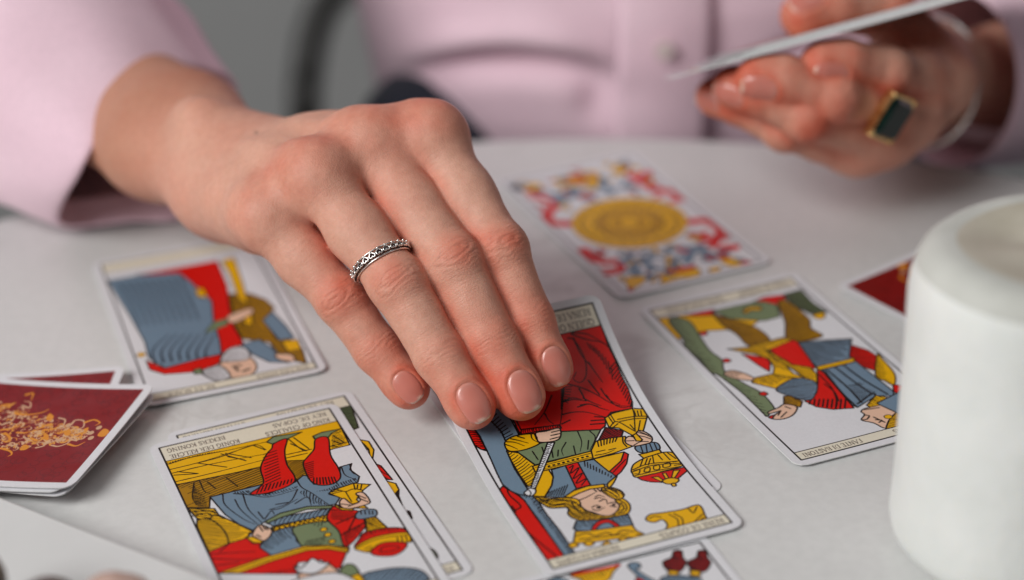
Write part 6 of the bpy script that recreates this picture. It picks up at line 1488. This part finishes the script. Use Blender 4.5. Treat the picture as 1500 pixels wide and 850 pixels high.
  ('p','d',[(45.7,46.6),(53.0,49.4),(57.6,56.7),(59.2,65.1),(53.2,72.5),(54.5,89.8),(58.8,90.8),(61.3,100.7),(60.0,112.1),(52.7,103.8),(51.4,90.4),(42.7,83.9),(42.2,71.2)],{'h': [(40,1.5,{'w': 0.5})]}),
  ('p','y',[(48.5,18.2),(53.8,17.1),(52.5,38.7),(50.7,57.6),(48.2,53.0),(49.3,29.9)]),
  ('p','y',[(47.6,63.2),(50.6,63.7),(48.7,74.0),(46.0,73.7)]),
  ('p','y',[(55.6,91.8),(61.4,92.7),(61.0,100.6),(55.9,100.0)]),
  ('p','g',[(30.5,73.8),(35.4,66.6),(41.8,65.6),(40.0,70.6),(33.4,73.3)],{'w': 0.3}),
  ('s','f',[(41.2,64.3),(50.3,61.3),(50.6,65.4),(42.2,70.2)]),
  ('p','b',[(52.8,72.7),(57.7,67.2),(59.9,80.4),(60.6,91.0),(55.1,90.6)]),
  ('p','b',[(41.3,87.7),(48.4,86.8),(51.2,94.9),(52.0,105.1),(54.5,108.9),(47.9,105.3),(43.8,97.3)]),
  ('s','f',[(31.4,98.4),(36.3,98.1),(42.3,99.1),(42.9,107.5),(38.6,112.3),(31.6,109.8)]),
  ('s','w',[(31.7,97.0),(35.8,89.9),(41.2,89.0),(42.8,96.9),(40.2,100.1),(34.6,99.0)],{'h': [(30,1.2)]}),
  ('s','w',[(23.6,102.5),(30.6,100.4),(32.7,109.8),(27.6,111.5)],{'h': [(10,1.2)]}),
  ('s','f',[(51.3,100.5),(56.6,103.2),(56.4,108.5),(51.7,105.0)]),
  ('l','k',[(35.2,103.1),(37.7,103.4)],{'w': 0.8}),
  ('l','k',[(37.8,108.1),(40.1,107.5)],{'w': 0.8}),
  ('l','k',[(35.6,104.4),(36.2,106.7)],{'w': 0.8}),
  ('p','g',[(21.2,99.9),(24.2,99.6),(24.1,103.9),(21.3,103.5)]),
  ('o','y',[(5.8,81.3),(1.6,1.6)]),
 ],
 'coins': [
  ('l','r',[(54.1,22.1),(55.6,31.5),(56.8,39.5),(61.4,44.0),(61.2,51.2),(57.2,52.1)],{'w': 5.4,'w2': 3.0}),
  ('l','r',[(11.4,51.8),(5.1,47.5),(6.0,40.0),(13.4,32.9),(11.3,24.6),(7.5,21.5)],{'w': 5.4,'w2': 3.0}),
  ('l','r',[(54.9,72.9),(61.1,75.6),(61.0,86.7),(52.0,97.0)],{'w': 5.4,'w2': 3.0}),
  ('l','r',[(5.7,76.4),(4.5,82.2),(8.0,88.6),(13.1,91.3),(10.3,98.7),(3.0,98.8)],{'w': 5.4,'w2': 3.0}),
  ('l','r',[(54.8,27.8),(60.6,23.4)],{'w': 5.4,'w2': 3.0}),
  ('l','r',[(55.1,100.5),(58.7,101.5)],{'w': 5.4,'w2': 3.0}),
  ('l','r',[(51.5,85.5),(53.8,90.5)],{'w': 5.4,'w2': 3.0}),
  ('l','b',[(16.0,29.2),(22.1,27.2),(25.9,20.9)],{'w': 4.4,'w2': 2.6}),
  ('l','b',[(16.9,23.4),(18.8,28.6),(15.2,32.8)],{'w': 4.4,'w2': 2.6}),
  ('l','b',[(39.7,22.9),(39.6,30.3),(48.6,29.8)],{'w': 4.4,'w2': 2.6}),
  ('l','b',[(42.1,17.8),(37.8,24.1)],{'w': 4.4,'w2': 2.6}),
  ('l','b',[(15.1,92.3),(20.8,95.3),(28.3,91.9)],{'w': 4.4,'w2': 2.6}),
  ('l','b',[(17.6,95.4),(14.6,104.5)],{'w': 4.4,'w2': 2.6}),
  ('l','b',[(21.6,93.9),(23.2,101.9),(26.9,105.7)],{'w': 4.4,'w2': 2.6}),
  ('l','b',[(36.3,90.7),(43.8,93.7),(49.8,95.0)],{'w': 4.4,'w2': 2.6}),
  ('l','b',[(44.1,94.7),(36.9,103.7)],{'w': 4.4,'w2': 2.6}),
  ('l','b',[(46.5,97.9),(48.1,104.2)],{'w': 4.4,'w2': 2.6}),
  ('l','b',[(26.2,22.1),(27.1,33.0),(29.7,36.5)],{'w': 4.4,'w2': 2.6}),
  ('s','y',[(22.0,10.3),(34.0,9.1),(42.5,11.5),(37.5,22.9),(33.4,27.0),(31.5,21.8),(24.3,16.8)],{'w': 0.35}),
  ('s','y',[(19.3,115.7),(26.9,105.7),(32.0,95.7),(33.7,102.0),(33.3,109.0),(38.3,111.6),(33.4,117.9),(28.3,115.2)],{'w': 0.35}),
  ('s','y',[(49.0,12.8),(55.2,7.3),(58.2,12.2),(53.3,18.4),(49.0,18.3)],{'w': 0.35}),
  ('s','y',[(5.7,12.2),(12.8,9.7),(15.5,15.3),(9.8,16.5)],{'w': 0.35}),
  ('s','y',[(9.4,105.3),(15.8,106.9),(15.7,110.3),(9.8,114.2),(6.9,113.5)],{'w': 0.35}),
  ('s','y',[(49.1,108.3),(53.1,108.6),(56.6,114.1),(52.4,117.2),(48.7,113.5)],{'w': 0.35}),
  ('s','y',[(41.5,113.3),(46.1,113.9),(43.5,117.0),(40.6,116.4)],{'w': 0.35}),
  ('p','r',[(25.5,106.7),(38.9,107.5),(36.4,110.7),(24.7,109.8)],{'w': 0.3}),
  ('p','r',[(55.1,112.4),(59.4,116.5),(57.5,119.9),(53.5,118.2)],{'w': 0.3}),
  ('p','r',[(6.3,113.2),(8.8,114.5),(5.5,117.9)],{'w': 0.3}),
  ('p','r',[(28.1,10.3),(40.6,13.8),(39.3,16.3),(27.6,13.3)],{'w': 0.3}),
  ('l','r',[(7.3,16.2),(11.4,20.5),(15.4,17.4)],{'w': 2.2,'w2': 1.0}),
  ('l','r',[(5.2,94.3),(8.4,96.0)],{'w': 2.2,'w2': 1.0}),
  ('l','r',[(62.0,24.1),(55.9,27.4)],{'w': 2.2,'w2': 1.0}),
  ('l','r',[(56.7,44.7),(52.8,45.6)],{'w': 2.2,'w2': 1.0}),
  ('l','r',[(57.4,88.6),(59.1,93.3)],{'w': 2.2,'w2': 1.0}),
  ('l','r',[(7.6,30.8),(8.1,37.2)],{'w': 2.2,'w2': 1.0}),
  ('l','r',[(5.8,82.9),(8.8,83.5)],{'w': 2.2,'w2': 1.0}),
  ('l','r',[(55.7,83.9),(52.0,87.7)],{'w': 2.2,'w2': 1.0}),
  ('l','r',[(60.8,46.8),(61.7,53.5)],{'w': 2.2,'w2': 1.0}),
  ('l','b',[(47.7,20.8),(50.4,24.4),(45.0,30.0)],{'w': 2.2,'w2': 1.0}),
  ('l','b',[(32.5,23.4),(34.2,30.6),(38.0,33.6)],{'w': 2.2,'w2': 1.0}),
  ('l','b',[(14.6,19.1),(15.9,23.9)],{'w': 2.2,'w2': 1.0}),
  ('l','b',[(12.8,100.1),(17.3,102.4)],{'w': 2.2,'w2': 1.0}),
  ('l','b',[(24.1,95.2),(28.7,95.8),(29.2,99.7)],{'w': 2.2,'w2': 1.0}),
  ('l','b',[(43.4,105.3),(46.4,108.7)],{'w': 2.2,'w2': 1.0}),
  ('l','b',[(25.2,27.8),(20.9,29.7)],{'w': 2.2,'w2': 1.0}),
  ('l','b',[(37.9,97.0),(32.4,101.4)],{'w': 2.2,'w2': 1.0}),
  ('l','b',[(21.1,88.2),(17.8,90.1)],{'w': 2.2,'w2': 1.0}),
  ('s','y',[(9.6,11.1),(14.6,9.5),(15.5,13.2),(11.2,15.2)],{'w': 0.3}),
  ('s','y',[(47.8,116.6),(50.9,120.0),(47.5,121.7)],{'w': 0.3}),
  ('s','y',[(47.6,6.6),(51.3,6.3),(48.4,10.3)],{'w': 0.3}),
  ('s','y',[(57.6,15.2),(60.8,15.9),(57.3,19.4)],{'w': 0.3}),
  ('s','y',[(16.3,110.7),(20.2,110.9),(17.1,113.7)],{'w': 0.3}),
  ('s','y',[(6.9,104.0),(9.5,103.6),(7.1,107.6)],{'w': 0.3}),
  ('s','n',[(4.0,8.1),(7.9,7.0),(5.7,12.2),(3.2,11.9)]),
 ],
 'bottom': [
  ('s','y',[(20.1,3.9),(25.3,4.5),(30.5,4.8),(36.0,4.3),(32.5,7.5),(29.4,10.7),(22.6,11.5),(22.3,7.7)],{'h': [(90,1.2,{'length': 0.6})]}),
  ('l','r',[(21.2,3.9),(28.0,4.5),(35.4,4.8)],{'w': 1.2}),
  ('s','b',[(37.8,6.3),(39.7,5.1),(41.4,6.3),(41.0,8.4),(39.6,8.6),(40.6,12.4),(42.7,17.7),(38.7,16.7),(38.4,11.4)]),
  ('p','r',[(37.8,12.7),(39.4,14.1),(39.3,18.5),(35.6,16.9)]),
  ('s','m',[(48.3,8.4),(51.7,7.2),(53.6,4.5),(55.8,5.2),(54.8,8.5),(54.6,11.4),(51.0,14.9),(47.9,12.8)],{'h': [(60,0.8)]}),
  ('s','m',[(55.1,11.3),(58.6,10.1),(60.4,7.4),(62.6,8.1),(61.6,11.3),(61.4,14.3),(57.8,17.7),(54.7,15.6)],{'h': [(60,0.8)]}),
  ('p','y',[(47.9,12.8),(50.7,14.5),(49.8,16.8),(47.3,15.3)]),
  ('p','y',[(53.9,15.3),(56.7,17.0),(55.8,19.3),(53.3,17.8)]),
  ('s','b',[(44.7,15.6),(48.1,15.5),(51.7,17.4),(55.0,19.9),(53.6,23.0),(43.9,18.9)],{'h': [(40,1)]}),
  ('s','b',[(12.7,4.4),(16.0,3.7),(18.6,6.1),(16.6,9.0),(12.5,7.3)]),
 ],
 'staves_king': [
  ('p',(0.3,0.36,0.24),[(46,10),(63,10),(60.6,25.6),(58.5,26.1),(58.1,11.8)],{'h': [(40,1.0)]}),
  ('p','y',[(58.1,32.6),(60.9,35.3),(60.7,41.2),(58.6,46.1),(58.3,44.0),(59.3,39.9),(58.9,36.3)]),
  ('p','g',[(57.8,34.4),(58.9,36.3),(59.1,40.4),(57.9,39.2)]),
  ('p','r',[(58.5,45.4),(58.6,48.7),(58.5,53.1),(56.7,52.3)]),
  ('p','r',[(58.1,48.8),(59.6,51.4),(60.3,60.9),(58.5,60.0),(57.5,54.9)],{'h': [(70,1.2)]}),
  ('p','y',[(57.9,60.3),(60.5,63.5),(60.2,67.3),(58.0,69.3),(57.2,66.3)]),
  ('p','k',[(58.0,69.3),(60.2,67.3),(58.9,70.7),(58.1,76.3)]),
  ('p','k',[(58.7,79.8),(59.1,80.6),(58.5,84.5),(57.6,84.5),(57.9,82.1)]),
  ('s',(0.3,0.34,0.26),[(57.6,101.8),(58.6,103.8),(58.6,106.9),(57.6,108.4),(57.4,104.8)]),
 ],
 'under_queen': [
  ('p','m',[(3,4),(40,4),(40,10),(3,10)]),
 ],
 'back': [
  ('l',(0.8,0.64,0.5),[(26.6,19.5),(23.7,19.3),(24.0,16.2),(27.9,14.4),(29.4,16.2),(28.1,18.2)],{'w': 1.5,'w2': 0.6}),
  ('l',(0.8,0.64,0.5),[(40.0,20.0),(40.4,17.3),(37.9,15.0),(34.7,16.2),(33.9,18.9)],{'w': 1.5,'w2': 0.6}),
  ('l',(0.8,0.64,0.5),[(28.7,44.2),(26.0,42.3),(22.0,43.3),(20.3,46.6),(21.9,48.4)],{'w': 1.5,'w2': 0.6}),
  ('l',(0.8,0.64,0.5),[(16.1,43.4),(17.2,40.1),(13.9,41.5),(13.2,44.2)],{'w': 1.5,'w2': 0.6}),
  ('l',(0.8,0.64,0.5),[(35.6,32.7),(37.3,29.8),(34.1,30.8)],{'w': 1.5,'w2': 0.6}),
  ('l',(0.8,0.64,0.5),[(22.7,26.1),(23.8,23.2),(28.2,21.7),(29.5,19.4)],{'w': 1.5,'w2': 0.6}),
  ('l',(0.8,0.64,0.5),[(41.9,24.9),(40.4,22.8),(38.4,24.1),(39.0,26.0),(40.5,24.6)],{'w': 1.5,'w2': 0.6}),
  ('l',(0.8,0.64,0.5),[(41.6,34.1),(40.2,32.9),(42.8,32.2)],{'w': 1.5,'w2': 0.6}),
  ('l',(0.8,0.64,0.5),[(39.3,23.0),(36.4,19.9),(35.1,21.8)],{'w': 1.5,'w2': 0.6}),
  ('l',(0.86,0.55,0.12),[(24.9,15.1),(23.2,12.7),(24.9,9.6),(26.7,10.4)],{'w': 1.9,'w2': 0.8}),
  ('l',(0.86,0.55,0.12),[(38.9,14.5),(39.9,11.1),(37.4,9.1)],{'w': 1.9,'w2': 0.8}),
  ('l',(0.86,0.55,0.12),[(32.4,21.3),(30.8,19.1),(31.8,17.0)],{'w': 1.9,'w2': 0.8}),
  ('l',(0.86,0.55,0.12),[(21.4,43.3),(21.6,38.5),(19.8,34.1),(17.5,32.5)],{'w': 1.9,'w2': 0.8}),
  ('l',(0.86,0.55,0.12),[(30.6,28.0),(30.0,25.0),(27.8,23.5)],{'w': 1.9,'w2': 0.8}),
  ('l',(0.86,0.55,0.12),[(9.2,45.6),(8.1,43.4),(12.1,42.1)],{'w': 1.9,'w2': 0.8}),
  ('l',(0.86,0.55,0.12),[(33.8,40.8),(36.6,37.4),(39.4,37.2),(38.2,39.8)],{'w': 1.9,'w2': 0.8}),
  ('l',(0.86,0.55,0.12),[(43.3,37.1),(44.7,33.1),(46.6,31.5),(47.9,32.1)],{'w': 1.9,'w2': 0.8}),
  ('l',(0.86,0.55,0.12),[(33.0,36.6),(32.9,33.4),(31.2,31.0)],{'w': 1.9,'w2': 0.8}),
  ('l',(0.86,0.55,0.12),[(33.0,14.4),(31.8,12.8),(34.8,12.0)],{'w': 1.9,'w2': 0.8}),
  ('l',(0.86,0.55,0.12),[(29.2,29.4),(26.8,28.0),(27.4,26.3)],{'w': 1.9,'w2': 0.8}),
  ('l',(0.86,0.55,0.12),[(36.1,29.8),(37.3,27.2)],{'w': 1.9,'w2': 0.8}),
  ('l',(0.86,0.55,0.12),[(32.0,43.1),(30.7,39.8),(27.7,39.4)],{'w': 1.9,'w2': 0.8}),
  ('l',(0.86,0.55,0.12),[(17.0,51.0),(15.9,48.9)],{'w': 1.9,'w2': 0.8}),
  ('s',(0.86,0.55,0.12),[(33.1,6.6),(28.9,6.4),(29.3,4.5),(30.8,3.4),(33.7,3.8)],{'w': 0}),
  ('s',(0.86,0.55,0.12),[(35.8,25.4),(32.6,26.4),(33.9,24.3),(37.1,23.1)],{'w': 0}),
  ('s',(0.86,0.55,0.12),[(43.6,30.2),(40.2,30.3),(41.2,27.8),(43.4,28.0)],{'w': 0}),
  ('s',(0.86,0.55,0.12),[(23.6,30.6),(20.1,31.0),(22.0,28.4),(24.9,28.3)],{'w': 0}),
  ('s',(0.86,0.55,0.12),[(29.4,13.6),(28.0,12.3),(30.7,11.7)],{'w': 0}),
  ('s',(0.86,0.55,0.12),[(31.8,19.6),(29.3,18.8),(32.4,17.0),(33.7,18.0)],{'w': 0}),
  ('o',(0.8,0.64,0.5),[(31.5,9.7),(1.3,1.0)],{'w': 0}),
  ('o',(0.8,0.64,0.5),[(34.7,8.2),(1.3,1.0)],{'w': 0}),
  ('o',(0.8,0.64,0.5),[(28.1,8.4),(1.3,1.0)],{'w': 0}),
  ('o',(0.8,0.64,0.5),[(27.1,20.3),(1.3,1.0)],{'w': 0}),
  ('o',(0.8,0.64,0.5),[(36.4,18.9),(1.3,1.0)],{'w': 0}),
 ],
}
MC = {}
def finish(nm, top=None, bottom=True, texts=(), two=True):
    A_ = Art(); draw(A_, ART.get(nm, ()))
    if nm == 'coins':
        rc = np.random.default_rng(12)
        for k in range(120):
            x_, y_ = rc.uniform(6, 60), rc.uniform(8, 112)
            if math.hypot(x_ - 33, y_ - 61.5) < 25 or abs(y_ - 61.5) < 12 + 8 * rc.random(): continue
            r_ = rc.uniform(1.2, 3.0); a0_ = rc.uniform(0, 6.28); t = np.linspace(0, rc.uniform(2, 4), 9); rr_ = r_ * (1 - t * .1); P_ = np.stack([x_ + rr_ * np.cos(a0_ + t), y_ + rr_ * np.sin(a0_ + t)], 1)
            w_ = rc.uniform(1.0, 2.0); A_.line('k', P_, w_ + .5, None, .9); A_.line(('r', 'b', 'y', 'b', 'r')[k % 5], P_, w_, None, .5)
        for rr_, cc_ in ((23.4, 'y'), (20.3, (.82, .60, .02)), (19.4, 'y'), (14.2, 'y'), (13.4, (.78, .57, .02)), (9.3, 'y'), (6.8, (.76, .55, .02)), (4.2, 'y')):
            t = np.linspace(0, 2 * np.pi, 90, endpoint=False); k_ = 1 + (.04 * np.cos(t * 16) if rr_ in (19.4, 13.4) else 0)
            E_ = np.stack([33.0 + rr_ * k_ * np.cos(t), 61.5 + rr_ * k_ * np.sin(t)], 1); A_.fill(cc_, E_); A_.line('k', np.vstack([E_, E_[:1]]), .3)
        for t in np.linspace(0, 2 * np.pi, 24, endpoint=False):
            A_.line('k', [(33.0 + r0 * math.cos(t), 61.5 + r0 * math.sin(t)) for r0 in (10, 12.7)], .35); A_.line('k', [(33.0 + r0 * math.cos(t + .1), 61.5 + r0 * math.sin(t + .1)) for r0 in (15.1, 18.5)], .35)
    if top: banner(A_, FR_[1], top)
    if bottom: banner(A_, 111.9, FR_[3])
    for s_, x_, y_, h_, w_ in texts: text(A_, s_, x_, y_, h_, w_)
    frame(A_); MC[nm] = card_material(nm, A_); return A_
finish('queen', 12.2, True, [('REINE DE COUPES', 60.8, 115.7, 2.3, 21.5), ('REGINA DI COPPE', 25.5, 115.7, 2.3, 20.6), ('QUEEN OF CUPS', 60.8, 11.4, 2.5, 22.5), ('REINA DE COPAS', 60.8, 7.4, 2.5, 22.5)])
finish('cups_king', 12.4, True, [('REY DE COPAS', 60.6, 7.4, 2.3, 19), ('KING OF CHALICES', 60.6, 11.5, 2.3, 22.7), ('BEKERS KONING', 25.0, 7.4, 2.3, 20), ('K\u00d6NIG DER KELCHE', 29, 11.5, 2.3, 24)])
finish('staves_king', 10.4, True, [('REY DE BASTOS', 58, 7.0, 2.2, 20.5), ('STAVEN KONING', 26.5, 7.0, 2.2, 22), ('RE', 60.5, 115.8, 2.1, 4)])
finish('staves_knave', 9.6, True, [('FANTE DI BASTONI', 27.0, 115.6, 2.2, 22), ('VALET DE BATONS', 61, 115.6, 2.2, 22), ('PAGE OF WANDS', 60, 6.0, 1.8, 20), ('STAVEN SCHILDKNAAP'.replace('SCHILDKNAAP', 'KNAAP'), 32, 6.0, 1.8, 24), ('SOTA DE BASTOS', 60, 8.8, 1.8, 22), ('BUBE DER STABE', 32, 8.8, 1.8, 24)])
finish('swords_king', 11.0, True, [('RE DI SPADE', 26, 115.7, 2.1, 17), ('ROI DES EPEES', 60, 115.7, 2.1, 19)])
finish('coins', None, False)
finish('bottom', None, True)
finish('under_queen', None, True)
# card back: dark red damask with gold and cream scrolls
A_ = Art(); A_.fill((.50, .035, .045), [(FR_[0], FR_[1]), (FR_[2], FR_[1]), (FR_[2], FR_[3]), (FR_[0], FR_[3])])
rb = np.random.default_rng(5)
for k in range(420):
    cx_, cy_ = rb.uniform(3, 63), rb.uniform(3, 117); r_ = rb.uniform(1.2, 3.4); t = np.linspace(rb.uniform(0, 6), rb.uniform(6.5, 10), 18)
    A_.line((.37, .02, .035), np.stack([cx_ + r_ * np.cos(t) * (1 - t * .04), cy_ + r_ * np.sin(t) * (1 - t * .04)], 1), .22)
bk = ART['back']
def mirrored(it, mx, my):
    P_ = [((66 - x if mx else x), (120 - y if my else y)) for x, y in it[2]]
    if it[0] == 'o': P_[1] = it[2][1]
    return (it[0], it[1], P_) + tuple(it[3:])
curls = []
for k in range(230):
    y_ = rb.uniform(11, 60); hw = 1.5 + (y_ - 10) * .42; x_ = rb.uniform(-hw, hw) * .95; r_ = rb.uniform(.7, 1.9) * (.7 + y_ / 150); a0_ = rb.uniform(0, 6.28); sg = rb.choice([-1, 1]); n_ = 9
    t = np.linspace(0, rb.uniform(2.6, 4.6), n_); rr_ = r_ * (1 - t * .14); cc_ = (.84, .68, .52) if k % 5 < 2 else (.85, .58, .22) if k % 5 < 4 else (.66, .36, .20)
    curls.append(('l', cc_, list(zip(33 + x_ + rr_ * np.cos(a0_ + sg * t), y_ + rr_ * np.sin(a0_ + sg * t))), {'w': rb.uniform(.4, .85), 'w2': .2}))
    if k % 3 == 0:
        ex_, ey_ = 33 + x_ + r_ * math.cos(a0_), y_ + r_ * math.sin(a0_); l_ = rb.uniform(.7, 1.3); b_ = a0_ + rb.uniform(-.5, .5)
        curls.append(('s', cc_, [(ex_ + l_ * math.cos(b_), ey_ + l_ * math.sin(b_)), (ex_ + .4 * l_ * math.cos(b_ + 1.6), ey_ + .4 * l_ * math.sin(b_ + 1.6)), (ex_ - l_ * math.cos(b_), ey_ - l_ * math.sin(b_)), (ex_ + .4 * l_ * math.cos(b_ - 1.6), ey_ + .4 * l_ * math.sin(b_ - 1.6))], {'w': 0}))
for mx in (False, True):
    for my in (False, True): draw(A_, [mirrored(i, mx, my) for i in curls])
for my in (False, True): draw(A_, [mirrored(i if i[0] != 'l' else (*i[:3], {'w': i[3]['w'] * .6, 'w2': .3}), my, my) for i in bk])
x0, y0, x1, y1 = [int(v * PX) for v in FR_]; m0 = np.ones(A_.a.shape[:2], bool); m0[y0:y1, x0:x1] = False; A_.a[m0] = COLS['w']
M_BACK = card_material('card_back', A_, .36); M_FACE = MC['bottom']


# ------------------------------------------------------------------ place the cards
QX, QY, QT, QS0, QK1, QK2 = 0.0068834, 0.4854030, 0.348787, 0.0271535, 5.004093, 9.598909
_ss = np.linspace(0, CL, 1201); _ds = _ss[1]; _k = np.where(_ss < QS0, 0, np.where(_ss < .07, QK1, QK2)); _th = np.cumsum(_k) * _ds
_xx = np.concatenate([[0], np.cumsum(np.cos(_th[:-1]))]) * _ds; _zz = np.concatenate([[0], np.cumsum(np.sin(_th[:-1]))]) * _ds
def queen_shape(X, Y):
    a = v3(math.cos(QT), math.sin(QT), 0); b_ = v3(-math.sin(QT), math.cos(QT), 0); s = CL - Y; th = float(np.interp(s, _ss, _th))
    p = v3(QX, QY, 0.0012) + a * X + b_ * float(np.interp(s, _ss, _xx)) + v3(0, 0, float(np.interp(s, _ss, _zz)))
    return p, -b_ * math.sin(th) + v3(0, 0, math.cos(th))
G_ = 'tarot cards laid face up on the table'
def card(shape, front, back, label, group=G_, cat='card'): return tag(card_mesh(shape, front, back), label, cat, group)
card(placed((-0.00520, 0.77076), 22.34, 0.0003, slight(.0006, 1)), MC['coins'], M_BACK, 'face-up card with one big golden disc and red and blue scrolls')
card(placed((0.04634, 0.65138), 21.04, 0.0003, slight(.0007, 2)), MC['staves_knave'], M_BACK, 'face-up card of a youth with a green club, beside the candle')
card(placed((-0.16636, 0.70854), 18.03, 0.0003, slight(.0008, 3)), MC['swords_king'], M_BACK, 'blurred face-up card of a bearded king in blue, left behind the hand')
card(placed((-0.11962, 0.57812), 21.41, 0.0003), MC['staves_king'], M_BACK, 'face-up card mostly covered by the king with red stockings')
card(placed((-0.12439, 0.56989), 20.81, 0.0008, None, (0, 0.0)), MC['cups_king'], M_BACK, 'face-up king card with red stockings and yellow throne, top of its pair')
card(placed((-0.0394, 0.6185), 20.9, 0.0003), MC['under_queen'], M_BACK, 'face-up card peeping out under the queen card')
_t = math.radians(18.6); _tr = v3(0.0560, 0.5055, 0)
card(placed((_tr[0] - math.cos(_t) * CW, _tr[1] - math.sin(_t) * CW), 18.6, 0.0003), MC['bottom'], M_BACK, 'face-up card cut off by the bottom edge below the queen card')
card(queen_shape, MC['queen'], M_BACK, 'bent face-up queen card with red robe and golden cup, held by the fingers')
# face-down cards
GB = 'tarot cards lying face down'
def curl(amount): return lambda X, Y: amount * max(0, 1 - Y / .075) ** 2 + .0006 * (2 * X / CW - 1) ** 2
card(placed((0.1215, 0.6620), 36, 0.0004, slight(.0009, 4)), M_BACK, M_FACE, 'red face-down card half hidden behind the candle', GB)
card(placed((-0.1385, 0.6186), -93.6, 0.0004, curl(.0036)), M_BACK, M_FACE, 'red face-down card sticking out at the back of the left pile', GB)
card(placed((-0.1240, 0.5960), -108.8, 0.0013, curl(.0038)), M_BACK, M_FACE, 'red face-down card showing a strip below the top of the left pile', GB)
card(placed((-0.1290, 0.5975), -105.4, 0.0024, curl(.0042)), M_BACK, M_FACE, 'red face-down card just under the topmost of the left pile', GB)
card(placed((-0.1244, 0.5972), -106.1, 0.0034, curl(.0046)), M_BACK, M_FACE, 'topmost red face-down card with gold scrolls on the left pile', GB)
# the pack in the raised hand: nearly edge-on to the viewer
D0, D1 = v3(0.0635, 0.6979, 0.0736), v3(0.1723, 0.7095, 0.0956); dl = nrm(D1 - D0); vr = nrm(v3(0.1563, 0.9224, -0.3533)); dn = nrm(np.cross(dl, vr))
if dn[2] < 0: dn = -dn
NPK = 8
for k in range(NPK):
    yaw = math.radians((-3.2 + 0.75 * k)); lift = 0.00042 * k
    dx = nrm(dl * math.cos(yaw) + vr * math.sin(yaw)); wv = np.cross(dn, dx); wv = wv if wv @ vr > 0 else -wv
    wv = nrm(wv + dn * 0.015)
    o0 = D0 + dl * (0.0, 0.012, 0.019, 0.016, 0.026, 0.022, 0.031, 0.028, 0.036, 0.033)[k] + dn * lift - vr * 0.001
    def pack_shape(X, Y, o0=o0, dx=dx, wv=wv): 
        return o0 + dx * Y + wv * X, dn
    lab = 'lowest card of the raised pack, its corner sticking out farthest' if k == 0 else 'topmost card of the raised pack, under the thumb' if k == NPK - 1 else 'card inside the fanned pack held edge-on in the raised hand'
    card(pack_shape, MC['coins'] if k < NPK - 1 else M_BACK, M_BACK, lab, 'cards of the pack in the raised hand')
